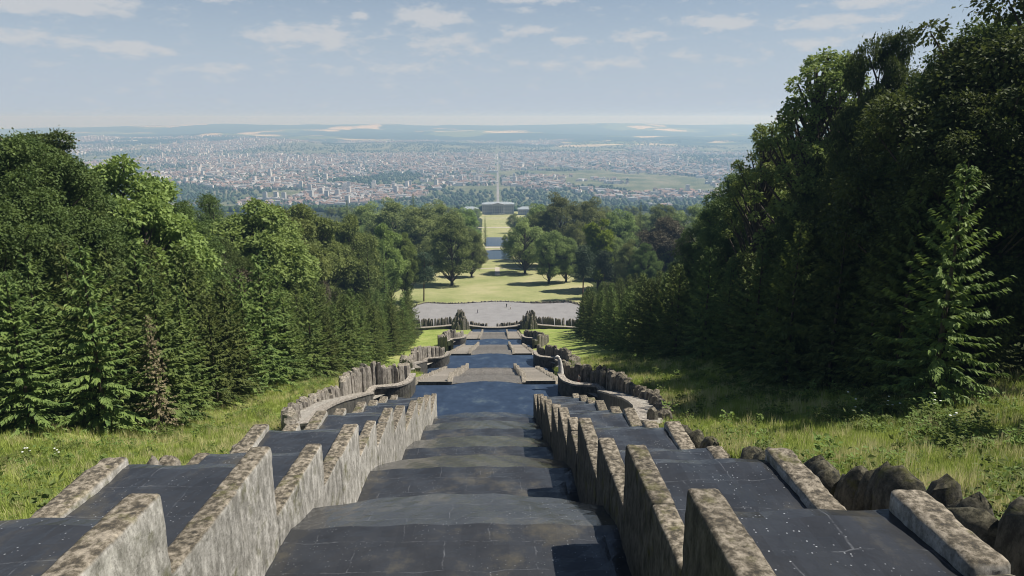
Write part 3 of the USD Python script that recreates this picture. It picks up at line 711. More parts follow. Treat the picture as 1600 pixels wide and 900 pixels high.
rows = [np.stack([xs, near + (far - near) * t, np.full_like(xs, -80.72) + .0 * t], -1) for t in np.linspace(0, 1, 30)]
obj('gravel_place', grid(np.stack(rows)), 'gravel', kind='structure')
xs = np.linspace(-37, 39, 170)
far = 297.5 + 1.6 * np.cos((xs - 1) * .155) - np.clip((np.abs(xs - 1) - 30) / 8, 0, 1) ** 2 * 10
t = thing('stone_edging', 'low wavy edging of rough stones between the gravel place and the lawn', 'stone edging')
g = np.random.default_rng(5)
for x, y in zip(xs, far):
    pale = -10 < x < 12
    obj('edging_stone', column(x + g.uniform(-.1, .1), y + .2 + g.uniform(-.15, .15), -81.5, -80.7 + g.uniform(.25, .75) * (1.5 if x > 16 else .9), .3, .32, g.uniform(0, 3), int(g.integers(1 << 30)), n=5), 'path_stone' if pale else 'basalt', t)

# ------------------------------------------------------------------ trees: prototypes
def kites(base, d, up, length, width, bend=0.15):
    """leaf-shaped quads: base points, directions, rough normals"""
    d = d / (np.linalg.norm(d, axis=1, keepdims=True) + 1e-9)
    side = np.cross(d, up); side /= np.linalg.norm(side, axis=1, keepdims=True) + 1e-9
    nn = np.cross(side, d)
    L, W = length[:, None], width[:, None]
    tip = base + d * L - nn * L * bend
    mid = base + d * L * .45
    v = np.stack([base, mid + side * W, tip, mid - side * W], 1).reshape(-1, 3)
    k = np.arange(len(base))[:, None] * 4
    f = np.concatenate([k + [0, 1, 2], k + [0, 2, 3]])
    return v, f

def spruce_mesh(H, R, seed, twigs=30, step=.33, nb=9, bare=.25):
    g = np.random.default_rng(seed)
    B, D, U, L, W = [], [], [], [], []
    wood = [tube([(0, 0, -.6), (0, 0, H * .5), (0, 0, H)], [.19 * H / 14, .11 * H / 14, .012])]
    z = bare
    while z < H - .15:
        f = 1 - z / H
        n = max(4, int(round(nb * (.55 + .45 * min(1, f * 2)))))
        a0 = g.uniform(0, 2 * np.pi)
        for k in range(n):
            a = a0 + 2 * np.pi * k / n + g.uniform(-.3, .3)
            zz = z + g.uniform(-.16, .16)
            ln = R * (f ** .85) * g.uniform(.58, 1.18) + .14
            if f > .9:
                ln *= .8
            rise = .75 * (1 - f) ** 1.3 + g.uniform(-.12, .06)
            m = max(6, int(twigs * min(1, .25 + ln / R)))
            t = np.sort(g.uniform(.10, 1.0, m)); t[-1] = 1.0
            r = t * ln
            zc = zz + ln * (rise * t - .42 * t ** 2 * f + .26 * t ** 4)
            out = np.array([math.cos(a), math.sin(a), 0]); sid = np.array([-math.sin(a), math.cos(a), 0])
            base = out * r[:, None]; base[:, 2] = zc
            sg = np.where(np.arange(m) % 2, 1.0, -1.0)
            d = out * (.55 + .5 * t[:, None]) + sid * (sg * g.uniform(.45, 1.1, m))[:, None] * (1.15 - t[:, None])
            d[:, 2] += g.uniform(-.55, .12, m) - .12 * f
            B.append(base); D.append(d)
            u = np.stack([g.normal(0, .42, m), g.normal(0, .42, m), np.ones(m)], -1); U.append(u)
            tl = (.20 + .30 * np.sqrt(ln / R) * (1.1 - .6 * t)) * g.uniform(.75, 1.25, m) * (R / 3.0) ** .5
            L.append(tl); W.append(tl * g.uniform(.17, .26, m))
        z += step * (.75 + .5 * f) * g.uniform(.85, 1.15)
    B, D, U, L, W = map(np.concatenate, (B, D, U, L, W))
    return cat(*wood), kites(B, D, U, L, W, .22)

def broad_mesh(H, R, seed, clumps=60, leaves=26000, size=.26, low=.22, shape=.8, clump_r=.27, open_=0.0, flat=.72):
    g = np.random.default_rng(seed)
    zc, hz = H * (low + 1) / 2, H * (1 - low) / 2
    # clump centres through the crown, most of them near its skin
    C = []
    while len(C) < clumps:
        d = g.normal(size=3); d /= np.linalg.norm(d)
        rr = g.uniform(.35, .92) ** .6
        lump = 1 + .35 * (meshkit.noise(d * 1.7 + seed) - .5)
        p = d * rr * lump
        if p[2] < -.8:
            continue
        if p[2] < 0:
            p[:2] *= math.sqrt(1 + p[2] ** 2)
        w = R * (1 - .35 * max(0, p[2]) ** 1.6) * (1 if p[2] > -.45 else 1 - .5 * (-p[2] - .45))
        C.append((p[0] * w, p[1] * w, zc + p[2] * hz))
    C = np.array(C)
    cr = R * clump_r * g.uniform(.65, 1.25, clumps)
    C[:, 2] = np.minimum(C[:, 2], H - cr * flat)
    wood = [tube([(0, 0, -.8), (g.uniform(-.1, .1) * R, g.uniform(-.1, .1) * R, H * .35), (0, 0, H * .8)], [.024 * H, .017 * H, .005 * H], 8)]
    for c, r in zip(C, cr):
        st = np.array([0, 0, max(H * low * .55, c[2] - np.hypot(c[0], c[1]) * .9 - .08 * H)])
        mid = (st + c) / 2 + g.normal(0, .04, 3) * R
        wood.append(tube([st, mid, c], [.0065 * H, .0045 * H, .002 * H], 4))
    n = np.maximum(20, (leaves * cr ** 2 / (cr ** 2).sum()).astype(int))
    idx = np.repeat(np.arange(clumps), n)
    d = g.normal(size=(len(idx), 3)); d[:, 2] += .25; d /= np.linalg.norm(d, axis=1, keepdims=True)
    bump = .75 + .5 * meshkit.noise(d * 2.3 + idx[:, None] * 3.1, seed)
    rad = g.uniform(.35, 1.05, len(idx)) ** .55 * bump
    rad = np.where(g.uniform(size=len(idx)) < .12, rad * g.uniform(1.0, 1.7, len(idx)), rad)
    P = C[idx] + d * (cr[idx] * rad)[:, None] * [1, 1, flat]
    # leaf sprays lie out and a little down
    out = d + g.normal(0, .55, d.shape); out[:, 2] -= .35
    up = d * .6 + g.normal(0, .5, d.shape) + [0, 0, .75]
    L = size * g.uniform(.65, 1.35, len(idx)); 
    return cat(*wood), kites(P, out, up, L, L * g.uniform(.30, .42, len(idx)), .2)

def pine_mesh(H, seed, lean=0.0):
    g = np.random.default_rng(seed)
    top = np.array([lean * H, 0, H])
    tr = np.array([(0, 0, -.5), (lean * H * .35, .0, H * .45), (lean * H * .8, 0, H * .8), tuple(top)])
    wood = [tube(tr, [.016 * H, .012 * H, .008 * H, .003 * H], 7)]
    B = []
    for k in range(30):
        t = g.uniform(.40, 1.0)
        a = g.uniform(0, 2 * np.pi)
        ln = H * .19 * (1.25 - t) ** .5 * g.uniform(.55, 1.25)
        s = np.array([np.interp(t, [0, .45, .8, 1], tr[:, 0]), 0, H * t])
        e = s + [math.cos(a) * ln, math.sin(a) * ln, ln * g.uniform(-.1, .35)]
        wood.append(tube([s, (s + e) / 2 + [0, 0, .05 * ln], e], [.0045 * H, .003 * H, .001 * H], 4))
        n = 230
        c = s + (e - s) * g.uniform(.45, 1.05, n)[:, None]
        B.append(c + g.normal(0, 1, (n, 3)) * [.055 * H, .055 * H, .024 * H])
    B = np.concatenate(B)
    d = g.normal(0, 1, B.shape) + [0, 0, .3]
    L = .022 * H * g.uniform(.6, 1.4, len(B))
    return cat(*wood), kites(B, d, g.normal(0, .6, B.shape) + [0, 0, 1.], L, L * .3)

# name: (height, builder, leaf look, bark look)
KINDS = {
    'spruce_a': ('spruce_tree', 14.0, lambda: spruce_mesh(14, 4.0, 1, 46, step=.56, nb=7), 'spruce_leaf', 'bark'),
    'spruce_b': ('spruce_tree', 14.0, lambda: spruce_mesh(14, 3.7, 2, 46, step=.62, nb=7), 'spruce_leaf', 'bark'),
    'spruce_c': ('spruce_tree', 14.0, lambda: spruce_mesh(14, 4.3, 3, 48, step=.58, nb=6), 'spruce_leaf', 'bark'),
    'spruce_tall': ('spruce_tree', 20.0, lambda: spruce_mesh(20, 4.3, 4, 52, step=.62, nb=6), 'spruce_leaf', 'bark'),
    'spruce_dry': ('withered_spruce', 14.0, lambda: spruce_mesh(14, 2.3, 6, 16, step=.5, nb=6), 'spruce_dry', 'bark'),
    'beech_a': ('beech_tree', 24.0, lambda: broad_mesh(24, 7.5, 11, 190, 105000, .225, low=.10, clump_r=.165), 'beech_leaf', 'bark'),
    'beech_b': ('beech_tree', 24.0, lambda: broad_mesh(24, 6.5, 12, 170, 95000, .225, low=.08, clump_r=.17), 'beech_leaf', 'bark'),
    'beech_c': ('beech_tree', 22.0, lambda: broad_mesh(22, 8.0, 17, 200, 105000, .225, low=.08, clump_r=.155), 'beech_leaf', 'bark'),
    'lime_a': ('lime_tree', 22.0, lambda: broad_mesh(22, 7.5, 13, 130, 42000, .40, low=.12, clump_r=.19), 'lime_leaf', 'bark'),
    'maple': ('maple_tree', 22.0, lambda: broad_mesh(22, 5.6, 14, 42, 22000, .5, low=.12, clump_r=.3), 'yellow_leaf', 'bark'),
    'copper': ('copper_beech', 22.0, lambda: broad_mesh(22, 7.5, 15, 70, 26000, .45, low=.12), 'copper_leaf', 'bark'),
    'sparse': ('slender_birch', 20.0, lambda: broad_mesh(20, 3.6, 16, 120, 15000, .2, low=.22, clump_r=.14), 'lime_leaf', 'bark'),
    'oak': ('park_tree', 28.0, lambda: broad_mesh(28, 10.0, 18, 75, 22000, .5, low=.11, clump_r=.23, flat=.62), 'olive_leaf', 'bark'),
    'oak_b': ('park_tree', 28.0, lambda: broad_mesh(28, 8.5, 19, 68, 21000, .5, low=.10, clump_r=.24, flat=.62), 'oak_leaf', 'bark'),
    'pine_a': ('pine_tree', 18.0, lambda: pine_mesh(18, 21), 'pine_leaf', 'pine_bark'),
    'pine_b': ('pine_tree', 18.0, lambda: pine_mesh(18, 22, .12), 'pine_leaf', 'pine_bark'),
    'conifer_far': ('tall_conifer', 26.0, lambda: spruce_mesh(26, 5.0, 5, 22, step=.65, nb=8), 'spruce_leaf', 'bark'),
}
made = {}
TREES = []

def tree(kind, x, y, H, label, group=None, wide=1.0, rz=None, sink=.15):
    name, h0, build, leaf, bark = KINDS[kind]
    s = H / h0
    cat_ = {'withered_spruce': 'tree', 'copper_beech': 'tree', 'slender_birch': 'tree', 'tall_conifer': 'tree'}.get(name, 'tree')
    loc = (x, y, float(bank(x, y)) - sink)
    rz = rng.uniform(0, 360) if rz is None else rz
    sc = (s * wide, s * wide, s)
    TREES.append((x, y))
    if kind in made:
        return copy_of(made[kind], name, label, cat_, loc, rz, sc, group)
    t = thing(name, label, cat_, loc, rz, sc, group)
    w, c = build()
    obj('trunk', w, bark, t, smooth=True)
    obj('crown', c, leaf, t)
    made[kind] = t
    return t

def seen_x(px, y, py):
    h = y * ratio(py)
    dep = y * math.cos(math.radians(PITCH)) + h * math.sin(math.radians(PITCH))
    return CAMX + (px - 777) / FPX * dep

def tree_at(kind, px, top, y, label, group=None, wide=1.0, rz=None):
    """a tree that stands y metres down the axis, whose top shows at picture point (px, top)"""
    x = seen_x(px, y, top)
    H = -y * ratio(top) - float(bank(x, y)) + .15
    return tree(kind, x, y, max(4.0, H), label, group, wide, rz)

def stretch(y):
    return 'beside the nearest cascade' if y < 70 else 'abreast of the nearest basin' if y < 120 else 'abreast of the second basin' if y < 188 else 'near the gravel place'

SP = ['spruce_a', 'spruce_b', 'spruce_c']
# left spruce row: front edge of the plantation and the ranks behind it
GL, GR = 'spruces of the dense plantation left of the cascade', 'spruces of the dense plantation right of the cascade'
LL, LR = 'dense sunlit green spruce in the plantation left of the cascade', 'dark backlit spruce in the plantation right of the cascade'
outw = lambda y: max(0.0, (y - 185) * .12)
left_front = [(-31.5, 38), (-30.5, 43), (-27.5, 47), (-25.0, 51.5), (-25.5, 56), (-25.8, 61), (-26, 66), (-26, 71), (-25.8, 76)] + [(-25.0 - .7 * math.sin(k * 1.7) - outw(81 + 5.3 * k), 81 + 5.3 * k) for k in range(30)]
for i, (x, y) in enumerate(left_front):
    g = np.random.default_rng(900 + i)
    lab = {3: 'bushy bright spruce at the corner of the left plantation, branches sweeping to the grass', 0: 'dark bushy spruce at the left edge of the picture, nearest of the left plantation'}.get(i)
    tree(SP[i % 3], x + g.uniform(-.4, .4), y + g.uniform(-.5, .5), (13.2 if y < 60 else 14.2) * g.uniform(.68, 1.18), lab or f'sunlit green spruce in the front rank of the left plantation {stretch(y)}', None if lab else 'front rank of the left plantation ' + stretch(y), wide=g.uniform(.95, 1.15))
for i in range(70):
    g = np.random.default_rng(1300 + i)
    y = 40 + (i // 2) * 5.6 + g.uniform(-1, 1)
    x = -30.5 - 5.0 * (i % 2) - (5.0 if y < 47 else 0) - outw(y) + g.uniform(-.8, .8)
    if y < 240:
        tree(SP[int(g.integers(3))], x, y, 14.6 * g.uniform(.74, 1.14), f'spruce deeper in the left plantation {stretch(y)}', 'deeper ranks of the left plantation ' + stretch(y), wide=1.05)
tree('spruce_dry', -24.3, 48.6, 9.5, 'withered brown spruce standing between green ones in the left plantation')
right_front = [(27.5, 25.5), (25.0, 33.5), (25.5, 38.5), (26.2, 43.5), (26, 48), (25.5, 53), (26.5, 58), (27, 63), (27, 68), (27.3, 73)] + [(26.5 + .7 * math.sin(k * 2.1) + outw(78 + 5.4 * k), 78 + 5.4 * k) for k in range(28)]
for i, (x, y) in enumerate(right_front):
    g = np.random.default_rng(1699 + i)
    tree(SP[(i + 1) % 3], x + g.uniform(-.4, .4), y + g.uniform(-.5, .5), (14.0 if y < 120 else 14.5) * g.uniform(.82, 1.05), f'dark backlit spruce in the front rank of the right plantation {stretch(y)}', 'front rank of the right plantation ' + stretch(y), wide=g.uniform(.9, 1.1))
for i in range(66):
    g = np.random.default_rng(2100 + i)
    y = 42 + (i // 2) * 5.8 + g.uniform(-1, 1)
    x = 31.5 + 4.8 * (i % 2) + outw(y) + g.uniform(-.8, .8)
    if y < 235:
        tree(SP[int(g.integers(3))], x, y, 14.5 * g.uniform(.85, 1.1), f'dark spruce deeper in the right plantation {stretch(y)}', 'deeper ranks of the right plantation ' + stretch(y))
for px, top, y, wd, lb in ((1490, 215, 47, 1.0, 'tallest pointed spruce before the dark beeches at right'), (1592, 345, 39, .95, 'pointed spruce cut by the right edge of the picture'), (1400, 350, 52, .9, 'slender spruce left of the tallest pointed one'),
                           (1305, 358, 56, 1.0, 'broad spruce with light tips before the dark beeches'), (1160, 372, 88, 1.0, 'pointed spruce rising over the right plantation, below the beech edge')):
    tree_at('spruce_tall', px, top, y, lb, wide=wd)

# tall wood on the right
for i, (k, px, top, y, wd, lb) in enumerate((
    ('beech_a', 1128, 305, 132, .9, 'dark beech with sunlit left edge at the foot of the right wood'), ('beech_b', 1165, 262, 118, .9, 'beech with bright yellowish sprays, second along the edge of the right wood'),
    ('beech_c', 1210, 218, 104, .8, 'beech crown below the slender birches on the right slope'), ('beech_a', 1255, 190, 92, .75, 'bushy beech before the slender birches on the right slope'),
    ('sparse', 1205, 175, 84, .9, 'slender open birch leaning against the sky, lower of the two'), ('sparse', 1296, 55, 76, 1.1, 'tall slender open birch against the sky left of the tall beech'), ('sparse', 1330, 66, 74, 1.0, 'open birch close beside the tall beech against the sky'),
    ('beech_b', 1300, 222, 72, .8, 'dark beech under the slender birches'), ('beech_b', 1400, 22, 62, .52, 'tall beech with peaked top standing against the sky on the right'),
    ('beech_a', 1462, 72, 66, .62, 'beech between the peaked one and the big one at the right edge'), ('beech_c', 1520, 62, 56, .7, 'dark beech left of the big one at the right edge'), ('beech_a', 1600, -25, 47, .8, 'biggest dark beech filling the top right corner'),
    ('beech_c', 1640, -60, 44, 1.0, 'dark beech mostly outside the right edge of the picture'), ('beech_b', 1560, 120, 40, 1.0, 'dark beech low in the right wood behind the pointed spruces'), ('beech_c', 1370, 215, 58, .7, 'dark lower beech in front of the peaked one'))):
    tree_at(k, px, top, y, lb, wide=wd)
GRW = 'beeches massed in the dark wood on the right slope'
for i in range(30):
    g = np.random.default_rng(2500 + i)
    y = 45 + i * 6.6
    x = 52 + g.uniform(0, 16) + max(0, (y - 130) * .05)
    tree(['beech_a', 'beech_b', 'beech_c'][i % 3], x, y, (20 - max(0, (y - 90)) * .02) * g.uniform(.85, 1.05), 'dark beech inside the wood on the right slope', GRW)

# tall wood on the left
for k, px, top, y, wd, lb in (
    ('beech_a', 18, 180, 64, .95, 'tall beech with bright top at the left edge of the picture'), ('beech_b', 66, 188, 70, .9, 'second tall beech from the left edge, ragged top'), ('beech_c', -60, 230, 58, 1.0, 'beech cut by the left edge of the picture'),
    ('copper', 105, 285, 76, .8, 'brownish beech right of the tall ones at the left edge'), ('lime_a', 200, 243, 80, .95, 'big round-crowned lime rising over the left spruces'), ('beech_b', 150, 300, 74, .9, 'dark beech below the big round lime'),
    ('beech_a', 268, 296, 92, .9, 'beech sloping down right of the big round lime'), ('beech_c', 330, 303, 150, .9, 'olive beech in the skyline left of the pale limes'), ('lime_a', 395, 312, 138, 1.15, 'large pale green lime with billowing crown behind the left spruces'),
    ('lime_a', 440, 322, 175, 1.0, 'pale lime right of the largest one'), ('lime_a', 475, 318, 220, 1.0, 'pale lime rear in the left wood'), ('beech_c', 350, 372, 110, .8, 'lime green crown low over the left spruces'),
    ('conifer_far', 505, 338, 235, .9, 'narrow dark conifer beside the pale limes'), ('lime_a', 545, 335, 265, .8, 'narrow pale tree right of the dark conifer'), ('conifer_far', 572, 362, 240, .95, 'dark conifer in the centre of the left wood'),
    ('conifer_far', 597, 372, 245, .85, 'dark conifer left of the pines'), ('lime_a', 600, 348, 290, .7, 'grey green tree behind the dark conifers'), ('lime_a', 632, 362, 300, .6, 'rounded pale tree right behind the pines'),
    ('beech_b', 480, 400, 205, .8, 'dark tree behind the far left spruces')):
    tree_at(k, px, top, y, lb, wide=wd)
for px, top, y, k, lb in ((604, 400, 306, 'pine_a', 'upright pine, left of the three on the lawn'), (630, 398, 304, 'pine_a', 'middle pine of the three at the left of the lawn'), (659, 396, 303, 'pine_b', 'leaning pine, right of the three at the left of the lawn'),
                          (912, 388, 303, 'pine_a', 'dark pine with bare lower trunk at the right of the lawn'), (945, 395, 308, 'pine_a', 'pine in front of the yellow green maple')):
    tree_at(k, px, top, y, lb, wide=1.0)
GLW = 'trees massed in the wood left of the cascade'
for i in range(26):
    g = np.random.default_rng(2900 + i)
    y = 50 + i * 8.0
    x = -44 - g.uniform(0, 14) - max(0, y - 120) * .12
    tree(['beech_a', 'beech_c', 'beech_b', 'copper'][i % 4 if i % 7 else 3], x, y, 17.5 * g.uniform(.85, 1.05), 'olive green beech inside the wood left of the cascade', GLW)

# park trees either side of the lawn
for k, px, top, y, wd, lb in (
    ('oak_b', 703, 332, 352, .85, 'great leafy tree standing on the left of the lawn'), ('oak', 660, 318, 400, .9, 'big dark park tree behind the great leafy one'), ('oak', 615, 308, 430, .9, 'park tree with olive top left of the great leafy one'),
    ('oak', 690, 312, 470, .8, 'park tree in the skyline behind the great leafy one'), ('oak_b', 728, 322, 480, .7, 'park tree at the left edge of the vista'), ('conifer_far', 645, 302, 520, .8, 'pointed conifer on the skyline left of the vista'),
    ('conifer_far', 757, 338, 640, .7, 'dark conifer at the left edge of the vista'), ('conifer_far', 741, 352, 560, .8, 'dark conifer before the one at the left edge of the vista'), ('oak', 575, 315, 460, 1.0, 'park tree by the clearing in the left skyline'),
    ('conifer_far', 542, 312, 520, .8, 'lone conifer on the skyline beside the clearing'), ('oak', 748, 385, 430, .9, 'small leafy tree tucked under the right flank of the great leafy one'),
    ('oak', 820, 340, 400, .85, 'grey green tree first on the right of the lawn'), ('oak_b', 858, 358, 356, .8, 'narrow tree with bare twin stems on the right of the lawn'), ('oak', 875, 300, 430, .75, 'tallest park tree on the skyline right of the vista'),
    ('oak_b', 842, 315, 470, .8, 'park tree behind the first on the right of the lawn'), ('conifer_far', 808, 338, 560, .9, 'grey conifer at the right edge of the vista'), ('oak', 925, 308, 440, .8, 'park tree on the skyline behind the yellow green maple'),
    ('maple', 938, 338, 330, .95, 'bright yellow green maple right of the lawn'), ('oak_b', 972, 325, 400, .8, 'light green tree right of the yellow green maple'), ('copper', 1045, 340, 300, 1.0, 'reddish brown copper beech before the right wood'),
    ('oak_b', 735, 358, 385, .75, 'leafy tree between the great leafy one and the vista'), ('oak_b', 672, 372, 372, .8, 'leafy tree left behind the great leafy one'), ('oak_b', 845, 330, 440, .8, 'light crowned tree behind the first on the right of the lawn'), ('oak_b', 885, 368, 360, .8, 'leafy tree between the narrow tree and the dark pine'), ('oak_b', 962, 368, 335, .75, 'leafy tree just right of the yellow green maple'), ('oak_b', 640, 345, 405, .8, 'pale leafy tree over the three pines'),
    ('conifer_far', 1002, 316, 450, .8, 'dark pointed conifer on the skyline over the right plantation'), ('oak_b', 1040, 318, 460, .9, 'pale tree behind the copper beech'), ('oak', 1085, 318, 420, .8, 'tree on the skyline touching the right wood'), ('oak', 985, 375, 300, .6, 'dark tree below the yellow green maple'),
    ('beech_c', 1010, 380, 270, .8, 'dark tree left below the copper beech'), ('oak', 900, 345, 400, .6, 'dark tree left behind the yellow green maple'), ('oak', 794, 362, 520, .7, 'small grey tree at the right edge of the vista')):
    tree_at(k, px, top, y, lb, wide=wd * (1.22 if k.startswith('oak') else 1.0))
GPW = 'trees massed in the park woods beyond the lawn'
i = 0
for sgn in (-1, 1):
    for y in np.geomspace(300, 1350, 34):
        for j in range(2):
            g = np.random.default_rng(3300 + i); i += 1
            u0 = (.075 if y < 440 else .016) + .17 * j
            yy = y * g.uniform(.97, 1.03)
            x = 2 + sgn * (max((14 if yy < 700 else 16 if yy < 1000 else 23) if yy > 440 else 50, u0 * yy) + g.uniform(0, .15) * yy)
            if sgn > 0 and x < 55 and yy < 340:
                continue
            Hh = min(24 * g.uniform(.85, 1.12), -yy * (.125 if yy > 800 else .1352 + .012 * (sgn < 0) * (yy < 420)) - float(bank(x, yy)))
            if Hh < 7:
                continue
            tree(['oak', 'oak_b', 'oak', 'conifer_far', 'oak'][int(g.integers(5))], x, yy, Hh, f'tree in the massed park woods {"left" if sgn < 0 else "right"} of the vista, {"before" if yy < 480 else "beside" if yy < 800 else "beyond"} the ponds', f'park woods {"left" if sgn < 0 else "right"} of the vista, {"before" if yy < 480 else "beside" if yy < 800 else "beyond"} the ponds', wide=1.15)

# ------------------------------------------------------------------ grass, weeds and flowers on the banks
def instancer(name, protos, pos, idx, rot, sc, kind='stuff', label=None, cat_=None):
    pi = UsdGeom.PointInstancer.Define(stage, numbered('/World', name))
    paths = []
    for nm, me, ma in protos:
        o = usdkit.mesh(stage, numbered(str(pi.GetPath()), nm), me, M[ma])
        paths.append(o.GetPath())
    pi.CreatePrototypesRel().SetTargets(paths)
    pi.CreatePositionsAttr(Vt.Vec3fArray.FromNumpy(np.asarray(pos, np.float32)))
    pi.CreateProtoIndicesAttr(Vt.IntArray.FromNumpy(np.asarray(idx, np.int32)))
    a = np.asarray(rot) / 2
    pi.CreateOrientationsAttr(Vt.QuathArray([Gf.Quath(float(math.cos(t)), 0, 0, float(math.sin(t))) for t in a]))
    sc = np.asarray(sc); sc = np.repeat(sc[:, None], 3, 1) if sc.ndim == 1 else sc
    pi.CreateScalesAttr(Vt.Vec3fArray.FromNumpy(sc.astype(np.float32)))
    tag(pi, label, cat_, None, kind)
    return pi

def tuft(seed, n, h, spread, w, lean=.35):
    g = np.random.default_rng(seed)
    vs, fs = [], []
    for k in range(n):
        b = np.append(g.normal(0, spread, 2), -.06)
        a = g.uniform(0, 2 * np.pi); hh = h * g.uniform(.55, 1.15); ln = g.uniform(.1, 1) * lean * hh
        o = np.array([math.cos(a), math.sin(a), 0]); s = np.array([-math.sin(a), math.cos(a), 0]) * w * g.uniform(.7, 1.3)
        m = b + o * ln * .35 + [0, 0, hh * .55]; t = b + o * ln + [0, 0, hh * (1 - .25 * ln / hh)]
        vs += [b - s, b + s, m - s * .8, m + s * .8, t]
        i = k * 5
        fs += [[i, i + 1, i + 3], [i, i + 3, i + 2], [i + 2, i + 3, i + 4]]
    return np.array(vs), np.array(fs)

def scatter(n, seed, y0, y1, power=1.6):
    g = np.random.default_rng(seed)
    y = y0 * (y1 / y0) ** (g.uniform(0, 1, n))
    sgn = np.where(g.uniform(size=n) < .5, -1, 1)
    cl, cr = corridor(y)
    lo = np.where(sgn < 0, cl + .05, cr + .12)
    x = lo + g.uniform(0, 1, n) * (np.where(y < 45, 23, 17))
    x = x * sgn
    return x, y, g

x, y, g = scatter(42000, 61, 9.0, 120.0)
dens = meshkit.fbm(np.stack([x * .3, y * .3, 0 * x], -1), 3, 71)
keep = (dens > .30)
x, y, dens = x[keep], y[keep], dens[keep]
cl, cr = corridor(y)
edge = np.clip(1 - (np.abs(x) - np.where(x > 0, cr, cl)) / 5, 0, 1)
straw = g.uniform(size=len(x)) < (.13 + .45 * (dens < .42) + .25 * edge * (y < 60))
idx = np.where(straw, 4 + g.integers(0, 2, len(x)), g.integers(0, 4, len(x)))
protos = [('grass_tuft', tuft(s, 22, hh, .16, .012), 'grass_green') for s, hh in ((1, .42), (2, .5), (3, .34), (4, .6))] + [('grass_tuft', tuft(5, 14, .75, .13, .009, .3), 'grass_straw'), ('grass_tuft', tuft(6, 16, .5, .15, .011, .5), 'grass_straw')]
instancer('meadow_grass', protos, np.stack([x, y, bank(x, y)], -1), idx, g.uniform(0, 6.28, len(x)), g.uniform(.65, 1.25, len(x)) * blend(y, [9, 40, 120], [.9, 1.0, 1.15]), label='long meadow grass on the banks beside the cascade', cat_='grass')
# the nearest turf keeps a denser pile
x, y, g = scatter(16000, 62, 9.0, 40.0)
instancer('meadow_grass', [('grass_tuft', tuft(s, 26, .26, .17, .011, .6), 'grass_green') for s in (7, 8, 9)], np.stack([x, y, bank(x, y)], -1), g.integers(0, 3, len(x)), g.uniform(0, 6.28, len(x)), g.uniform(.7, 1.3, len(x)), label='short turf under the long grass on the banks', cat_='grass')

def forb(seed, h, n):
    g = np.random.default_rng(seed)
    B = np.stack([g.normal(0, .16, n), g.normal(0, .16, n), g.uniform(.03, h, n)], -1)
    D = np.stack([g.normal(0, 1, n), g.normal(0, 1, n), g.uniform(-.1, .9, n)], -1)
    L = g.uniform(.10, .24, n)
    return kites(B, D, g.normal(0, .3, B.shape) + [0, 0, 1.], L, L * g.uniform(.22, .4, n), .25)
gg = np.random.default_rng(77)
n = 3600
y = 10 * (115 / 10) ** gg.uniform(0, 1, n); sgn = np.where(gg.uniform(size=n) < .62, 1, -1)
cl, cr = corridor(y)
edge_ = np.where(sgn > 0, blend(y, [10, 33, 45, 115], [26, 22, 23, 24]), blend(y, [10, 40, 52, 115], [27, 28, 22, 22]))
x = sgn * np.where(gg.uniform(size=n) < .55, edge_ - np.abs(gg.normal(0, 2.2, n)), gg.uniform(np.where(sgn > 0, cr, cl) + .3, 27))
ok = (np.abs(x) > np.where(sgn > 0, cr, cl) + .3) & (meshkit.fbm(np.stack([x * .35, y * .35, 0 * x + 8], -1), 3, 15) > .47)
x, y = x[ok], y[ok]
instancer('meadow_herbs', [('herb', forb(s_, h_, n_), 'weed_leaf') for s_, h_, n_ in ((1, .35, 26), (2, .55, 34), (3, .8, 46), (4, 1.15, 56))], np.stack([x, y, bank(x, y)], -1), gg.choice(4, len(x), p=[.4, .33, .2, .07]), gg.uniform(0, 6.28, len(x)), gg.uniform(.7, 1.3, len(x)), label='leafy herbs growing through the grass on both banks', cat_='herbs')

def weed(seed, h, flowers):
    g = np.random.default_rng(seed)
    st, B, D, F = [], [], [], []
    for k in range(5):
        a = g.uniform(0, 6.28); b = np.append(g.normal(0, .12, 2), -.05); hh = h * g.uniform(.6, 1.1)
        tp = b + [math.cos(a) * .18 * hh, math.sin(a) * .18 * hh, hh]
        st.append(tube([b, (b + tp) / 2 + [0, 0, .04], tp], [.012, .009, .004], 4))
        for q in range(20):
            t = g.uniform(.15, 1.0); B.append(b + (tp - b) * t)
            aa = g.uniform(0, 6.28); D.append([math.cos(aa), math.sin(aa), g.uniform(.1, .7)])
        F.append(tp)
    B, D, F = map(np.array, (B, D, F))
    L = g.uniform(.12, .26, len(B)) * h
    lv = kites(B, D, np.tile([0, 0, 1.], (len(B), 1)) + g.normal(0, .3, B.shape), L, L * .27, .25)
    fl = []
    if flowers:
        for p in F:
            o = trimesh.creation.icosphere(1, .035); fl.append((o.vertices * [1.6, 1.6, .7] + p, o.faces))
    return cat(*st), lv, cat(*fl) if fl else None
wd = []
